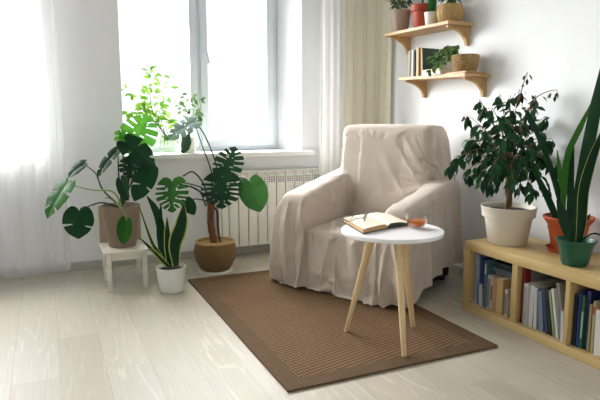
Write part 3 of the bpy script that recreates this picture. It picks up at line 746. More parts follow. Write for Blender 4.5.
# ------------------------------------------------------------------ leaves
def frame_(tip_dir, normal):
    y = V(tip_dir).normalized(); z = V(normal); z = (z-y*z.dot(y)).normalized(); x = y.cross(z); return x, y, z
def monstera(base, tip, normal, width, mat, slits=5, droop=.12, fold=.12, seed=0, holes=True, sinus=.85):
    """heart-shaped blade; base = where the petiole joins, tip = the drip tip"""
    rnd = random.Random(seed); base = V(base); tip = V(tip); Ln = (tip-base).length
    x, y, z = frame_(tip-base, normal); nu, nv = 44, 8; vs = []; fs = []; idx = {}
    hw = width/2
    HP = [(0, .0), (.10, -.10), (.30, -.17), (.55, -.16), (.78, -.04), (.94, .14), (1, .33), (.95, .52), (.80, .70), (.55, .85), (.28, .95), (.10, 1.0), (0, 1.03)]
    def margin(u):           # outline from the notch at the petiole (u 0) round to the tip (u 1)
        t = min(u, .9999)*(len(HP)-1); i = int(t); f_ = t-i
        A_, B_, C_, D_ = HP[max(i-1, 0)], HP[i], HP[i+1], HP[min(i+2, len(HP)-1)]
        cr = lambda a_, b__, c__, d__: .5*(2*b__+(c__-a_)*f_+(2*a_-5*b__+4*c__-d__)*f_*f_+(3*b__-a_-3*c__+d__)*f_**3)
        return max(0, cr(A_[0], B_[0], C_[0], D_[0])), cr(A_[1], B_[1], C_[1], D_[1])
    cuts = []
    for sgn in (-1, 1):
        cs = [(.36+.50*(i+.5)/slits+rnd.uniform(-.015, .015), rnd.uniform(.26, .46), rnd.uniform(.009, .015)) for i in range(slits)] if slits else []
        hl = [(.36+.5*(i+.0)/slits+rnd.uniform(-.01, .01), rnd.uniform(.16, .22)) if i % 2 else (-9, 0) for i in range(1, slits)] if (slits and holes) else []
        cuts.append((cs, hl))
    def pos(sgn, u, v):
        mx, my = margin(u); um = min(1, max(0, (u-.30)/.70)); M = V((0, um**.9))
        P = M.lerp(V((mx, my)), v)
        X = sgn*P.x*hw; Yy = P.y*Ln; rr = math.hypot(P.x*.7, P.y-.2)
        Z = fold*width*abs(P.x)*.6-droop*Ln*(max(0, P.y)**2)-droop*.55*width*(P.x**2)+.012*width*math.sin(u*34+sgn)*v
        return base+x*X+y*Yy+z*Z
    for si, sgn in enumerate((-1, 1)):
        cs, hl = cuts[si]; us = set(i/nu for i in range(nu+1))
        for c_, _, w_ in cs: us |= {c_-w_, c_+w_}
        us = sorted(u for u in us if 0 <= u <= 1); vv = [j/nv for j in range(nv+1)]
        o = len(vs)
        for u in us:
            for v in vv:
                # slits widen to the margin
                uu = u
                for c_, v0, w_ in cs:
                    if abs(abs(u-c_)-w_) < 1e-6 and v > v0: uu = c_+(u-c_)*(.5+1.5*(v-v0)/(1-v0))
                vs.append(pos(sgn, uu, v))
        k = nv+1
        for i in range(len(us)-1):
            mid = (us[i]+us[i+1])/2
            for j in range(nv):
                vm = (j+.5)/nv; skip = False
                for c_, v0, w_ in cs:
                    if abs(mid-c_) < w_ and vm > v0: skip = True
                for h_, hv in hl:
                    if abs(mid-h_) < .012 and hv < vm < hv+.14: skip = True
                if not skip:
                    a = o+i*k+j; fs.append([a, a+k, a+k+1, a+1] if sgn > 0 else [a, a+1, a+k+1, a+k])
    q = MB(); q.add(vs, fs, mat); return q
def blade(pts, widths, normal, mat, edge=None, curl=.15, n=6, ew=.14):
    """strap leaf: centreline pts with half widths; a coloured margin when edge is given"""
    c = spline(pts, n); k = len(c); q = MB()
    ws = []
    for i in range(k):
        t = i/(k-1)*(len(widths)-1); a = int(min(t, len(widths)-2)); f_ = t-a; ws.append(widths[a]*(1-f_)+widths[a+1]*f_)
    rows = []
    for i, p_ in enumerate(c):
        t = (c[min(i+1, k-1)]-c[max(i-1, 0)]).normalized(); nn = V(normal); nn = (nn-t*nn.dot(t)).normalized(); s_ = t.cross(nn)
        row = []
        for u in (-1, -(1-ew), -.5, 0, .5, 1-ew, 1):
            row.append(p_+s_*u*ws[i]+nn*(curl*ws[i]*(u*u)))
        rows.append(row)
    vs = [p_ for r_ in rows for p_ in r_]; inner = []; outer = []
    for i in range(k-1):
        for j in range(6):
            f_ = [i*7+j, i*7+j+1, (i+1)*7+j+1, (i+1)*7+j]
            (outer if (edge and j in (0, 5)) else inner).append(f_)
    q.add(vs, inner, mat)
    if outer: q.add(vs, outer, edge)
    return q
def leaflet(q, base, dirn, normal, ln, wd, mat, fold=.25, droop=.15):
    x, y, z = frame_(dirn, normal); base = V(base); prof = [(0, .04), (.2, .62), (.42, 1), (.65, .86), (.85, .42), (1, .0)]
    vs = []; 
    for t, w_ in prof:
        m0 = base+y*t*ln-z*droop*ln*t*t
        vs += [m0-x*w_*wd/2+z*fold*w_*wd/2, m0, m0+x*w_*wd/2+z*fold*w_*wd/2]
    fs = []
    for i in range(len(prof)-1):
        a = i*3; fs += [[a, a+1, a+4, a+3], [a+1, a+2, a+5, a+4]]
    q.add(vs, fs, mat)
def pot(root, c, prof, mat, soil_r, soil_z, name='pot', n=48, squash=None):
    q = MB(); q.lathe(prof, c, mat, n, squash=squash); part(q, name, root, 45)
    q = MB(); q.lathe([(soil_r, soil_z-.004), (soil_r*.6, soil_z+.004), (0, soil_z+.006)], c, 'soil', 32); part(q, 'soil', root, 60)
CAMV = -FW

# ---- weathered stool with the taupe pot of monstera
st = thing('wooden_stool', 'low weathered white wooden chair holding the taupe monstera pot', 'stool', (.43, 3.82, 0))
q = MB(); q.box((.292, 3.645, .248), (.575, 3.985, .266), 'white_chippy', bev=.004); seat = part(q, 'seat', st)
for (lx, ly) in ((.325, 3.67), (.548, 3.67), (.325, 3.95), (.548, 3.95)):
    q = MB(); q.box((lx-.015, ly-.015, 0), (lx+.015, ly+.015, .248), 'white_chippy', bev=.004); part(q, 'leg', st)
q = MB(); q.box((.344, 3.657, .205), (.529, 3.673, .248), 'white_chippy'); part(q, 'apron', st)
q = MB(); q.box((.344, 3.944, .205), (.529, 3.956, .248), 'white_chippy'); part(q, 'apron', st)
for lx in (.325, .548):
    q = MB(); q.box((lx-.006, 3.689, .07), (lx+.006, 3.931, .095), 'white_chippy'); part(q, 'stretcher', st)
q = MB(); q.box((.30, 3.968, .266), (.575, 3.984, .52), 'pot_taupe_light', bev=.004); part(q, 'backrest', st)

pc = V((.430, 3.815, .2665))
mo = thing('monstera', 'spreading monstera in a taupe pot standing on the white wooden stool', 'plant', pc)
pot(mo, pc, [(0, 0), (.082, 0), (.088, .006), (.123, .255), (.127, .275), (.120, .275), (.115, .25), (.1, .22)], 'pot_taupe', .113, .247)
ctr = pc+V((.01, 0, .25)); D1 = dep(pc)
def mleaf(root, base_px, tip_px, dep0, dep1, nrm, wpx, mat, stem, slits=5, droop=.12, fold=.12, seed=0, holes=True, pmat='petiole_dark', pr_=.0045):
    b_ = at(*base_px, dep0); t_ = at(*tip_px, dep1); w_ = wpx*dep0/FPX
    q = monstera(b_, t_, nrm, w_, mat, slits, droop, fold, seed, holes); lf = part(q, 'leaf', root, 180)
    pts = spline([V(stem[0])]+[V(s_) for s_ in stem[1:]]+[b_], 8); q = MB(); k = len(pts)
    q.tube(pts, [pr_*(1.5-.8*i/(k-1)) for i in range(k)], pmat, 7); sub(q, 'petiole', lf)
    return lf
u = UP; r = RT; c = CAMV
mleaf(mo, (67, 184), (43, 213), 3.62, 3.5, c*.75+u*.5-r*.3, 27, 'leaf_mid', [ctr, at(113, 192, 3.68), at(92, 190, 3.66)], 2, .2, .16, 1, False, pmat='petiole_lime')
mleaf(mo, (79, 211), (77, 238), 3.45, 3.42, c*.95+u*.25, 32, 'leaf_dark', [ctr, at(104, 203, 3.6), at(92, 205, 3.5)], 1, .12, .16, 2, False)
mleaf(mo, (84, 164), (65, 174), 3.72, 3.7, u*.6+c*.75-r*.1, 15, 'leaf_dark', [ctr, at(103, 190, 3.75), at(96, 174, 3.76)], 0, .3, .3, 3, False)
mleaf(mo, (117, 151), (92, 174), 3.70, 3.68, u*.5+c*.85-r*.3, 15, 'leaf_dark', [ctr, at(119, 180, 3.75), at(118, 158, 3.74)], 2, .25, .3, 4, False)
mleaf(mo, (133, 143), (148, 115), 3.85, 3.86, c*.9+u*.2, 40, 'leaf_bright', [ctr, at(128, 180, 3.8), at(132, 150, 3.84)], 4, .15, .12, 5)
mleaf(mo, (137, 147), (115, 131), 3.86, 3.84, c*.9+u*.3, 24, 'leaf_bright', [ctr, at(129, 180, 3.8), at(137, 160, 3.84)], 4, .15, .1, 15)
mleaf(mo, (126, 142), (153, 164), 3.62, 3.58, c*.9+u*.45+r*.1, 26, 'leaf_dark', [ctr, at(124, 180, 3.75), at(123, 150, 3.68)], 2, .18, .15, 6, False)
mleaf(mo, (131, 160), (130, 177), 3.75, 3.72, c*.9+u*.2, 25, 'leaf_dark', [ctr, at(128, 185, 3.76), at(131, 165, 3.76)], 4, .2, .15, 7)
mleaf(mo, (150, 170), (134, 199), 3.66, 3.58, c*.85+u*.35+r*.2, 22, 'leaf_dark', [ctr, at(128, 188, 3.76), at(145, 170, 3.7)], 1, .15, .2, 8, False)
mleaf(mo, (144, 160), (154, 178), 3.8, 3.8, c*.8+r*.5, 17, 'leaf_dark', [ctr, at(129, 188, 3.78), at(138, 164, 3.8)], 2, .2, .2, 9, False)
mleaf(mo, (126, 221), (122, 244), 3.53, 3.54, c*1+u*.2-r*.15, 17, 'leaf_mid', [ctr, at(117, 203, 3.6), at(124, 213, 3.55)], 0, .1, .2, 10, False, 'petiole_lime')
mleaf(mo, (121, 180), (127, 200), 3.7, 3.66, c*.9-r*.4, 14, 'leaf_dark', [ctr, at(124, 196, 3.74), at(122, 186, 3.72)], 0, .1, .3, 11, False)
q = MB(); q.tube(spline([ctr-V((0, 0, .03)), at(122, 195, 3.75), at(127, 175, 3.77), at(130, 160, 3.8)]), [.014]*9+[.012]*8+[.009]*8, 'petiole_green', 9); part(q, 'stem', mo)
for e_ in ((at(110, 203, 3.66), at(105, 198, 3.66)), (at(128, 203, 3.7), at(131, 196, 3.7))):
    q = MB(); q.tube(spline([ctr, e_[0]+V((0, 0, .03)), e_[1]]), .004, 'petiole_lime', 6); part(q, 'aerial_root', mo)

# ---- snake plant in the white pot on the floor
wc = V((.690, 3.535, 0))
sn_ = thing('snake_plant', 'snake plant in a plain white pot on the floor beside the rug corner', 'plant', wc)
pot(sn_, wc, [(0, 0), (.068, 0), (.074, .006), (.083, .06), (.094, .158), (.096, .164), (.089, .164), (.085, .152), (.08, .14)], 'pot_white', .084, .148)
b0 = wc+V((0, 0, .146)); Dw = dep(b0)
def sleaf(root, pxs, ws, d0, d1, nrm, mat, edge=None, curl=.25, ew=.14):
    k = len(pxs); pts = [at(p_[0], p_[1], d0+(d1-d0)*i/(k-1)) for i, p_ in enumerate(pxs)]
    q = blade(pts, [w_*d0/FPX for w_ in ws], nrm, mat, edge, curl, ew=ew); return part(q, 'leaf', root, 180)
sleaf(sn_, [(176, 266), (175, 245), (181, 225), (184, 203)], [3, 6, 7.5, 6, .6], Dw, Dw-.02, c+r*.3, 'leaf_sans', 'leaf_edge', ew=.2)
sleaf(sn_, [(170, 266), (168, 240), (167, 217)], [3, 4.5, 3.5, .5], Dw, Dw+.01, c-r*.3, 'leaf_sans', 'leaf_edge', ew=.2)
sleaf(sn_, [(168, 266), (163, 235), (157, 212), (147, 196)], [2.5, 4.5, 5, 4, .6], Dw+.02, Dw+.08, c-r*.4, 'leaf_sans')
sleaf(sn_, [(166, 266), (162, 245), (160, 225), (161, 205)], [2, 4, 4, 3, .6], Dw+.04, Dw+.08, c, 'leaf_sans')
sleaf(sn_, [(166, 266), (158, 252), (151, 240), (138, 203)], [2, 2.2, 1.8, 1.2, .4], Dw-.01, Dw-.05, c+u*.3, 'leaf_sans', 'leaf_edge', ew=.3)
sleaf(sn_, [(167, 266), (157, 255), (148, 246), (139, 237)], [2, 2.6, 2.2, 1.4, .3], Dw-.03, Dw-.06, c+u*.6, 'leaf_sans', 'leaf_edge', ew=.3)
sleaf(sn_, [(168, 266), (160, 258), (152, 250), (147, 250)], [2, 2.4, 1.8, .8, .2], Dw-.05, Dw-.1, c+u*.6, 'leaf_sans', 'leaf_edge', ew=.3)

# ---- large monstera in the woven pot
gc = V((1.088, 3.90, 0))
bm_ = thing('monstera', 'tall monstera with a brown trunk in the round woven pot beside the radiator', 'plant', gc)
q = MB(); q.lathe([(0, 0), (.125, 0), (.128, .008), (.128, .012), (0, .012)], gc, 'pot_white', 40); part(q, 'saucer', bm_)
pot(bm_, gc+V((0, 0, .012)), [(0, 0), (.095, 0), (.11, .01), (.145, .08), (.155, .135), (.147, .18), (.138, .198), (.142, .206), (.138, .212), (.128, .206), (.125, .185)], 'basket_coil', .127, .19)
Dg = dep(gc+V((0, 0, .2))); tb0 = gc+V((0, 0, .19))
q = MB(); q.lathe([(.137, .210), (.144, .214), (.144, .222), (.136, .226), (.127, .222), (.127, .212)], gc, 'straw_rim', 48); part(q, 'rim', bm_)
tr_top = at(211, 203, Dg)
q = MB(); pts = spline([tb0-V((0, 0, .02)), at(211, 225, Dg), tr_top]); k = len(pts)
q.tube(pts, [.027-.001*(i % 3) for i in range(k)], 'trunk_brown', 14); part(q, 'trunk', bm_)
q = MB(); q.tube(spline([tb0+V((.04, 0, 0)), at(218, 228, Dg), at(217, 212, Dg), at(213, 206, Dg)]), .007, 'bark_dark', 8); part(q, 'aerial_root', bm_)
q = MB(); q.tube(spline([tb0+V((.055, 0, 0)), at(222, 222, Dg), at(221, 195, Dg), at(222, 172, Dg)]), .003, 'petiole_lime', 6); part(q, 'stake', bm_)
mleaf(bm_, (172, 182), (171, 211), 3.72, 3.66, c*1+u*.25-r*.1, 34, 'leaf_mid', [tr_top, at(205, 190, 3.9), at(190, 184, 3.82)], 6, .12, .1, 21)
mleaf(bm_, (222, 178), (221, 207), 3.8, 3.74, c*1+u*.2, 42, 'leaf_dark', [tr_top, at(214, 190, Dg), at(218, 178, 3.95)], 6, .15, .12, 22)
mleaf(bm_, (225, 174), (234, 146), 4.0, 4.05, c*.9+u*.3-r*.1, 32, 'leaf_dark', [tr_top, at(216, 190, Dg), at(221, 180, 4.0)], 5, .1, .1, 23)
mleaf(bm_, (250, 182), (260, 211), 3.86, 3.84, c*1+u*.1+r*.1, 29, 'leaf_mid', [tr_top, at(225, 192, 4.0), at(240, 178, 3.95)], 0, .1, .14, 24, False)
mleaf(bm_, (194, 122), (167, 135), 4.06, 4.0, c*.8+u*.6-r*.1, 24, 'leaf_grey', [tr_top, at(212, 175, Dg), at(203, 148, 4.05)], 4, .2, .15, 25)
mleaf(bm_, (186, 136), (183, 153), 4.15, 4.1, c*.4+r*.9, 16, 'leaf_dark', [tr_top, at(217, 170, Dg), at(200, 128, 4.1)], 0, .1, .3, 26, False)
mleaf(bm_, (186, 201), (194, 214), 3.75, 3.7, c*.8+u*.4, 14, 'leaf_dark', [tr_top, at(203, 200, 3.9), at(194, 199, 3.82)], 0, .1, .3, 27, False)
for pp in ([(208, 205), (204, 185), (193, 172), (183, 176)], [(206, 206), (198, 190), (176, 184), (165, 187)], [(210, 204), (205, 195), (190, 186)]):
    q = MB(); q.tube(spline([at(*p_, Dg-.05*i) for i, p_ in enumerate(pp)]), .006, 'petiole_dark', 7); part(q, 'leaf_stalk', bm_)

# ---- pots on the window sill
def sill_plant(name, label, c_, prof, mat, soil, twigs, lmat, ln, wd, seed, nleaf, potname='pot', pn=None):
    t = thing(name, label, 'plant', c_); pot(t, c_, prof, mat, *soil)
    rnd = random.Random(seed); fol = MB(); stm = MB(); b_ = V(c_)+V((0, 0, soil[1]))
    for tw in twigs:
        pts = spline([b_+V((rnd.uniform(-.02, .02), rnd.uniform(-.02, .02), 0))]+[V(p_) for p_ in tw], 8); k = len(pts)
        stm.tube(pts, [.0035-.0026*i/(k-1) for i in range(k)], 'petiole_green', 6)
        for j in range(nleaf):
            f_ = .3+.7*(j+rnd.random()*.5)/nleaf; i = min(k-2, int(f_*(k-1))); p_ = pts[i]; tn = (pts[i+1]-pts[i]).normalized()
            dd = (V((rnd.uniform(-1, 1), rnd.uniform(-.7, .7), rnd.uniform(-.9, .25)))+tn*.5).normalized(); pe = p_+dd*.012
            leaflet(fol, pe, dd, V((rnd.uniform(-.6, .6), -.8, .7)), ln*rnd.uniform(.7, 1.15), wd*rnd.uniform(.8, 1.1), lmat, .15, .2)
    part(stm, 'stem', t); part(fol, 'foliage', t, 180); return t
sc1 = V((.872, 4.36, .8405)); ys_ = 4.36
tw = [[aty(155, 118, ys_), aty(150, 90, ys_+.05), aty(157, 66, ys_)], [aty(152, 118, ys_), aty(138, 98, ys_), aty(124, 88, ys_)], [aty(150, 122, ys_-.05), aty(134, 112, ys_), aty(125, 112, ys_)],
      [aty(160, 112, ys_), aty(168, 92, ys_), aty(172, 75, ys_)], [aty(158, 120, ys_), aty(163, 100, ys_-.03), aty(160, 84, ys_)], [aty(154, 122, ys_-.04), aty(143, 108, ys_-.05), aty(146, 92, ys_)],
      [aty(165, 124, ys_), aty(172, 120, ys_-.03), aty(176, 126, ys_-.04)], [aty(150, 115, ys_), aty(146, 108, ys_), aty(140, 106, ys_-.03)], [aty(152, 110, ys_), aty(150, 80, ys_), aty(150, 68, ys_)]]
t = sill_plant('ficus', 'lime green leafy plant in a translucent pot on the window sill', sc1, [(0, 0), (.045, 0), (.05, .006), (.064, .128), (.066, .134), (.062, .134), (.058, .12)], 'vase_glass', (.057, .105), tw, 'leaf_lime', .058, .032, 5, 16)
q = MB()
for k in range(26):
    a = random.uniform(0, 2*PI); rr = .058; p_ = sc1+V((math.cos(a)*rr, math.sin(a)*rr, .128)); e_ = p_+V((math.cos(a)*.02, math.sin(a)*.02, -random.uniform(.03, .10)))
    q.tube(spline([sc1+V((math.cos(a)*.03, math.sin(a)*.03, .11)), p_+V((0, 0, .01)), e_], 5), .002, 'leaf_lime', 5)
part(q, 'trailing_stem', t)
sc2 = V((1.018, 4.37, .8405)); ys_ = 4.38
tw = [[aty(192, 120, ys_), aty(186, 105, ys_), aty(176, 97, ys_)], [aty(193, 118, ys_), aty(192, 102, ys_), aty(188, 92, ys_)], [aty(195, 118, ys_), aty(199, 104, ys_), aty(202, 96, ys_)],
      [aty(191, 125, ys_), aty(184, 116, ys_), aty(182, 104, ys_)], [aty(193, 125, ys_), aty(197, 112, ys_-.03), aty(204, 122, ys_-.04)], [aty(190, 128, ys_-.03), aty(188, 112, ys_-.05), aty(178, 105, ys_)]]
sill_plant('potted_shrub', 'small dark green plant in a white pot on the sill beside the window mullion', sc2, [(0, 0), (.05, 0), (.055, .006), (.066, .118), (.068, .124), (.063, .124), (.06, .11)], 'pot_white', (.06, .11), tw, 'leaf_trail', .05, .03, 8, 9)

# ---- ficus in the cream pot
fc = V((2.345, 2.335, BZ+.0005))
fi = thing('ficus', 'bushy weeping fig tree in a cream plastic pot on the low bookshelf', 'plant', fc)
pot(fi, fc, [(0, 0), (.098, 0), (.104, .006), (.128, .150), (.129, .155), (.143, .157), (.147, .200), (.151, .205), (.151, .212), (.142, .212), (.138, .2), (.13, .18)], 'pot_cream', .136, .19, n=56)
Df = dep(fc+V((0, 0, .3))); fb = fc+V((0, 0, .185))
crown = at(508, 165, Df)
for k in range(3):
    q = MB(); pts = []
    for i in range(15):
        t_ = i/14; p_ = fb.lerp(crown, t_); a = 5*t_+k*2.094; pts.append(p_+V((math.cos(a), math.sin(a), 0))*.011)
    q.tube(pts, [.010-.004*i/14 for i in range(15)], 'bark', 8); part(q, 'trunk', fi)
rnd = random.Random(12); fol = MB(); brn = MB()
ends = [(456, 160, -.05), (452, 168, .08), (470, 142, 0), (466, 118, .1), (480, 104, 0), (476, 128, -.15), (492, 112, -.1), (500, 98, .05), (510, 100, -.1), (519, 94, .08), (535, 100, 0), (528, 112, -.15), (545, 120, .05), (540, 135, -.15),
        (560, 142, .05), (565, 160, .1), (556, 168, -.05), (545, 185, -.12), (532, 190, -.2), (520, 160, -.28), (495, 165, -.28), (480, 178, -.2), (470, 172, -.1), (500, 140, -.25), (515, 135, -.22), (488, 150, -.2), (505, 120, -.15), (530, 150, -.2), (548, 155, .12), (500, 150, .15), (525, 125, .15), (484, 135, .15),
        (490, 185, -.18), (512, 180, -.25), (538, 170, -.18), (520, 185, .0), (498, 182, .05), (540, 150, .15)]
def fig_twig(e, n_leaf, ln, start=None, hang=1.0):
    ep = at(e[0], e[1], Df+e[2]); ep.x = min(ep.x, 2.585); s_ = start if start is not None else fb.lerp(crown, rnd.uniform(.6, 1.0))
    midp = s_.lerp(ep, .5)+V((0, 0, .07*hang)); pts = spline([s_, midp, ep+V((0, 0, .02)), ep-V((0, 0, .015))], 7); k = len(pts)
    brn.tube(pts, [.0035-.0027*i/(k-1) for i in range(k)], 'bark', 5)
    for j in range(n_leaf):
        f_ = .25+.75*(j+.6*rnd.random())/n_leaf; i = min(k-2, int(f_*(k-1))); p_ = pts[i]; tn = (pts[i+1]-pts[i]).normalized()
        sd = V((rnd.uniform(-1, 1), rnd.uniform(-1, 1), rnd.uniform(-1.1, .0))); dd = (tn*.55+sd*.9+V((0, 0, -.35))).normalized()
        pe = p_+dd*.014
        if pe.x > 2.56: dd.x = -abs(dd.x)
        leaflet(fol, pe, dd, V((rnd.uniform(-.5, .3), rnd.uniform(-.8, .1), rnd.uniform(.4, 1))), ln*rnd.uniform(.75, 1.2), ln*.46*rnd.uniform(.85, 1.15), 'leaf_ficus', .22, .25)
for e in ends: fig_twig(e, 15, .058)
for e in ends[::2]: fig_twig((e[0]*.75+508*.25+rnd.uniform(-6, 6), e[1]*.75+148*.25+rnd.uniform(-6, 6), e[2]*.6), 13, .056)
top = at(519, 100, Df+.05)
fig_twig((527, 76, .05), 5, .034, top, .3); fig_twig((566, 94, .0), 6, .042, at(528, 104, Df), .4); fig_twig((465, 150, .0), 7, .05)
part(brn, 'branch', fi); part(fol, 'foliage', fi, 180)

# ---- terracotta pot with arching strap leaves
tc_ = V((2.478, 2.05, BZ+.0005))
te = thing('potted_lily', 'strap leaved plant in a terracotta pot with saucer on the bookshelf', 'plant', tc_)
q = MB(); q.lathe([(0, 0), (.088, 0), (.1, .02), (.104, .024), (.098, .024), (.085, .008), (0, .008)], tc_, 'terracotta', 44); part(q, 'saucer', te)
pc2 = tc_+V((0, 0, .009))
pot(te, pc2, [(0, 0), (.07, 0), (.075, .006), (.1, .135), (.106, .142), (.122, .165), (.126, .172), (.126, .18), (.117, .18), (.11, .165), (.1, .15)], 'terracotta', .108, .16, n=48)
q = MB(); q.tube([pc2+V((math.cos(a)*r_, math.sin(a)*r_, z_)) for a, r_, z_ in ((2*PI*k/96, .0955+.012*(abs(math.sin(4*PI*k/96*2))*-.6), .122-.03*abs(math.sin(4*PI*k/96*2))) for k in range(97))], .0045, 'terracotta', 8, cap=False)
part(q, 'garland_relief', te)
Dt = dep(pc2+V((0, 0, .16)))
sleaf(te, [(565, 228), (558, 196), (547, 160), (531, 121), (523, 108)], [3, 4, 3.6, 3, .6], Dt, Dt-.05, c+r*.4, 'leaf_sans', curl=.3)
sleaf(te, [(562, 228), (564, 190), (568, 155), (580, 128), (594, 99)], [2.4, 3, 3, 2.8, .6], Dt-.02, Dt-.12, c-r*.6, 'leaf_sans_bright', curl=.35)
sleaf(te, [(560, 228), (550, 204), (540, 183), (532, 166)], [3, 3.6, 3, .6], Dt-.03, Dt-.1, c, 'leaf_sans', curl=.3)
sleaf(te, [(563, 228), (562, 200), (559, 172), (557, 150)], [3, 3.5, 3.2, .6], Dt+.02, Dt+.04, c+r*.3, 'leaf_sans_bright', curl=.3)
sleaf(te, [(568, 228), (570, 195), (571, 160), (574, 136)], [3, 3.6, 3, .5], Dt+.03, Dt+.03, c, 'leaf_sans', curl=.3)
sleaf(te, [(578, 226), (585, 222), (590, 214)], [2, 3, 2, .5], Dt-.02, Dt-.05, c, 'leaf_sans', curl=.3)

# ---- green pot with broad dark leaves
gp = V((2.285, 1.84, BZ+.0005))
gg = thing('snake_plant', 'broad dark upright leaves in a small green fluted pot on the bookshelf', 'plant', gp)
pot(gg, gp, [(0, 0), (.054, 0), (.06, .008), (.081, .105), (.087, .112), (.091, .118), (.092, .126), (.085, .126), (.08, .11), (.074, .1)], 'pot_green', .081, .106, n=72, squash=lambda a, z: 1+.035*math.cos(9*a)*(1 if z < .1 else 0))
Dp = dep(gp+V((0, 0, .11)))
sleaf(gg, [(575, 243), (577, 215), (579, 190), (584, 160), (593, 115), (603, 62)], [4, 7, 7.5, 7, 7.5, 7, 2], Dp, Dp-.06, c+r*.25, 'leaf_sans', curl=.25)
sleaf(gg, [(579, 242), (582, 218), (584, 190), (592, 160), (604, 128)], [3, 4.5, 5, 5, 4, 1.5], Dp-.02, Dp-.05, c-r*.6, 'leaf_sans', 'leaf_edge', curl=.3, ew=.1)
sleaf(gg, [(572, 243), (567, 228), (562, 214), (557, 200)], [3, 6.5, 7, 4.5, 1], Dp-.01, Dp+.0, c+u*.1, 'leaf_sans', curl=.3)
sleaf(gg, [(578, 244), (586, 238), (594, 234), (604, 237)], [2, 2.5, 2.5, 2.5, 2], Dp-.03, Dp-.10, u*.9+c*.4, 'leaf_sans', curl=.2)

# ------------------------------------------------------------------ things on the wall shelves
def tuft(root, c_, n_, hgt, spread, ln, wd, mat, seed, nl=7, smat='petiole_green', hang=0):
    rnd = random.Random(seed); f_ = MB(); s_ = MB()
    for k in range(n_):
        a = rnd.uniform(0, 2*PI); e = V(c_)+V((math.cos(a)*spread*rnd.uniform(.3, 1), math.sin(a)*spread*rnd.uniform(.3, 1), hgt*rnd.uniform(.5, 1)))
        e.x = min(e.x, WX-.03); pts = spline([V(c_), V(c_).lerp(e, .5)+V((0, 0, .03)), e], 6); kk = len(pts)
        s_.tube(pts, .002, smat, 5)
        for j in range(nl):
            i = min(kk-2, int((.3+.7*(j+.5)/nl)*(kk-1))); dd = V((rnd.uniform(-1, 1), rnd.uniform(-1, 1), rnd.uniform(-.5, .6)-hang)).normalized()
            if pts[i].x > WX-.06: dd.x = -abs(dd.x)
            leaflet(f_, pts[i], dd, V((rnd.uniform(-.4, .4), -.3, 1)), ln*rnd.uniform(.7, 1.2), wd, mat, .2, .15)
    part(s_, 'stem', root); part(f_, 'foliage', root, 180)
y_ = 3.672; a = V((2.50, y_, s1(y_)))
t = thing('potted_olive', 'grey green leafy plant in a taupe pot, farthest along the upper wall shelf', 'plant', a)
pot(t, a, [(0, 0), (.052, 0), (.056, .005), (.078, .155), (.08, .16), (.074, .16), (.07, .14)], 'pot_taupe_light', .07, .145)
tuft(t, a+V((0, 0, .145)), 12, .13, .13, .06, .022, 'leaf_olive', 31)
y_ = 3.425; a = V((2.52, y_, s1(y_)))
t = thing('potted_succulent', 'single stemmed plant in a red terracotta pot on the upper wall shelf', 'plant', a)
pot(t, a, [(0, 0), (.056, 0), (.06, .005), (.074, .12), (.084, .122), (.088, .165), (.081, .165), (.076, .14)], 'terracotta_deep', .078, .145)
q = MB(); q.tube(spline([a+V((0, 0, .14)), a+V((-.01, -.01, .2)), a+V((0, -.02, .34))]), .007, 'bark_dark', 8); part(q, 'stem', t)
tuft(t, a+V((0, -.02, .33)), 8, .08, .08, .05, .024, 'leaf_mid', 33)
y_ = 3.275; a = V((2.485, y_, s1(y_)))
t = thing('cactus', 'small green cactus in a white cup pot on the upper wall shelf', 'plant', a)
pot(t, a, [(0, 0), (.036, 0), (.04, .004), (.05, .088), (.051, .092), (.046, .092), (.044, .08)], 'pot_white', .045, .083)
q = MB(); q.lathe([(.018, 0), (.026, .03), (.027, .09), (.024, .14), (.012, .165), (0, .17)], a+V((0, 0, .08)), 'cactus_green', 40, squash=lambda an, z: 1+.16*math.cos(9*an)); part(q, 'cactus_body', t)
y_ = 3.115; a = V((2.515, y_, s1(y_)))
t = thing('basket_planter', 'leafy plant in a bulging straw basket at the near end of the upper shelf', 'plant', a)
q = MB(); q.box(a+V((-.07, -.08, 0)), a+V((.07, .07, .008)), 'pine_shelf', bev=.002); part(q, 'base_board', t)
a2 = a+V((0, 0, .0085))
pot(t, a2, [(0, 0), (.062, 0), (.074, .01), (.086, .05), (.086, .075), (.077, .105), (.075, .11), (.068, .106), (.07, .096)], 'straw_rim', .072, .092, name='basket', n=72, squash=lambda an, z: 1+.045*abs(math.sin(6*an)))
q = MB()
for k in range(12):
    an = 2*PI*k/12; q.tube(spline([a2+V((math.cos(an)*r__, math.sin(an)*r__, z__)) for r__, z__ in ((.076, .01), (.086, .05), (.086, .075), (.077, .107))]), .004, 'straw_rim', 6)
part(q, 'rib', t)
tuft(t, a2+V((0, 0, .095)), 12, .12, .08, .06, .028, 'leaf_trail', 35, 6)

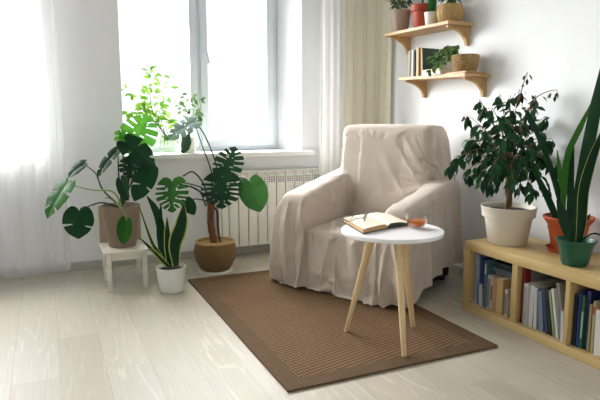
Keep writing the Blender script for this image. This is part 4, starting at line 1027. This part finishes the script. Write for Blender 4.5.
# lower shelf
G4 = 'books on the lower wall shelf'
def sbook(y, th, h, col, label, lean=0, band=None, dp=.14, x=2.455):
    return book(y, th, h, col, label, lean, dp, 0, True, band, s2(y)+.001, x=x)
sbook(3.478, .014, .190, (214, 190, 140), 'thin straw coloured book at the end of the lower wall shelf')
sbook(3.460, .014, .186, (96, 88, 74), 'thin brown grey book second along the lower wall shelf')
sbook(3.436, .018, .196, (228, 226, 220), 'white spined book between brown and beige books on the wall shelf')
sbook(3.416, .014, .186, (60, 58, 54), 'dark slim book leaning next to the beige one', 1)
t = sbook(3.365, .028, .200, (206, 176, 124), 'beige spined hardback behind the dark green book', 2)
plain('cover_green', (38, 72, 54), .5, var=.25, scale=24)
t = thing('book', 'large dark green hardback leaning with its cover facing the room', 'book', (2.465, 3.326, s2(3.326)+.0035)); t.rotation_euler = (math.radians(-5), 0, 0)
c_ = MB(); c_.box((0, 0, .0), (.145, .003, .195), 'cover_green'); c_.box((0, .021, .0), (.145, .024, .195), 'cover_green'); c_.box((0, .003, .0), (.003, .021, .195), 'paper_edge'); c_.build('cover', t, 0)
c_ = MB(); c_.box((.003, .003, .003), (.142, .021, .192), 'paper_cream'); c_.build('page_block', t, 0)
for k, (z_, x_, y0_, y1_, col, lb) in enumerate(((.001, 2.44, 3.10, 3.30, (226, 222, 214), 'white book lying flat under the trailing plant, lower of two'), (.0225, 2.45, 3.13, 3.31, (214, 196, 164), 'cream book lying flat on the white one under the trailing plant'))):
    key = 'cover_%02x%02x%02x' % col
    if key not in MATS: plain(key, col, .6)
    zz = s2(3.3)+z_; t = thing('book', lb, 'book', (x_, 3.2, zz)); c_ = MB(); th = .02
    c_.box((0, y0_-3.2, 0), (.14, y1_-3.2, .002), key); c_.box((0, y0_-3.2, th-.002), (.14, y1_-3.2, th), key); c_.box((.0, y0_-3.2, .002), (.002, y1_-3.2, th-.002), key); c_.build('cover', t, 0)
    c_ = MB(); c_.box((.003, y0_-3.197, .002), (.137, y1_-3.203, th-.002), 'paper_cream'); c_.build('page_block', t, 0)
y_ = 2.955; a = V((2.52, y_, s2(y_)+.002))
t = thing('trailing_plant', 'trailing pothos spilling from a long woven basket on the lower wall shelf', 'plant', a)
q = MB(); q.box(a+V((-.075, -.1, 0)), a+V((.085, .1, .012)), 'pine_shelf', bev=.002); part(q, 'base_board', t)
a2 = a+V((0, .0, .0125))
q = MB(); q.lathe([(0, 0), (.066, 0), (.075, .01), (.086, .06), (.088, .1), (.085, .108), (.079, .108), (.078, .09)], a2, 'basket_light', 56, sy=1.08); part(q, 'basket', t)
q = MB(); q.lathe([(.079, .09), (0, .094)], a2, 'soil', 40, sy=1.06); part(q, 'soil', t)
rnd = random.Random(40); f_ = MB(); s_ = MB(); o_ = a2+V((-.02, .04, .1))
for ex, ey, ez in ((-.12, .09, -.04), (-.13, .13, .0), (-.12, .16, -.03), (-.13, .06, .02), (-.1, .02, .04), (-.04, .09, .06), (-.13, .14, -.09), (-.06, -.03, .05), (-.12, .17, -.10), (-.02, .12, .05), (-.09, -.06, .03), (-.12, .04, -.06)):
    e = o_+V((ex, ey, ez)); pts = spline([o_, o_.lerp(e, .5)+V((0, 0, .04)), e], 8); k = len(pts); s_.tube(pts, .002, 'petiole_lime', 5)
    for j in range(9):
        i = min(k-2, int((.25+.75*(j+.5)/9)*(k-1))); dd = V((rnd.uniform(-1, .4), rnd.uniform(-1, 1), rnd.uniform(-1, .3))).normalized()
        leaflet(f_, pts[i], dd, V((-.6, -.5, .6+rnd.uniform(-.3, .3))), rnd.uniform(.032, .048), rnd.uniform(.02, .028), 'leaf_trail', .15, .2)
part(s_, 'stem', t); part(f_, 'foliage', t, 180)

# ------------------------------------------------------------------ groups of like things
for o in list(C.objects):
    if o.parent is not None or 'category' not in o: continue
    p_ = o.location
    if o['category'] == 'book' and not o.name.startswith('open_book'):
        o['group'] = G4 if p_.z > 1.2 else G1 if p_.y > 2.12 else G2 if p_.y > 1.79 else G3
    elif o.name.startswith('wall_shelf'): o['group'] = 'pine wall shelves'
    elif o.name.startswith('monstera'): o['group'] = 'monsteras below the window'
    elif o.name.startswith('sheer_curtain'): o['group'] = 'white sheer curtains'
    elif o['category'] == 'plant' and p_.z > 1.6: o['group'] = 'potted plants on the upper wall shelf'

# ------------------------------------------------------------------ light
SUN_E = 31.0
sc = bpy.context.scene
w = bpy.data.worlds.new('daylight'); sc.world = w; w.use_nodes = True
bg = w.node_tree.nodes['Background']; bg.inputs[0].default_value = (.93, .97, 1, 1); bg.inputs[1].default_value = 1.3
l = bpy.data.lights.new('soft_sky_sun', 'SUN'); l.energy = SUN_E; l.angle = math.radians(75); l.color = (.985, .995, 1)
so = bpy.data.objects.new('soft_sky_sun', l); C.objects.link(so)
so.rotation_euler = V((.32, -.78, -.46)).to_track_quat('-Z', 'Y').to_euler()
vs = sc.view_settings; vs.view_transform = 'Standard'; vs.look = 'None'; vs.gamma = 1; vs.use_curve_mapping = False; vs.exposure = .42
sc.cycles.max_bounces = 10; sc.cycles.transparent_max_bounces = 16; sc.cycles.use_denoising = True
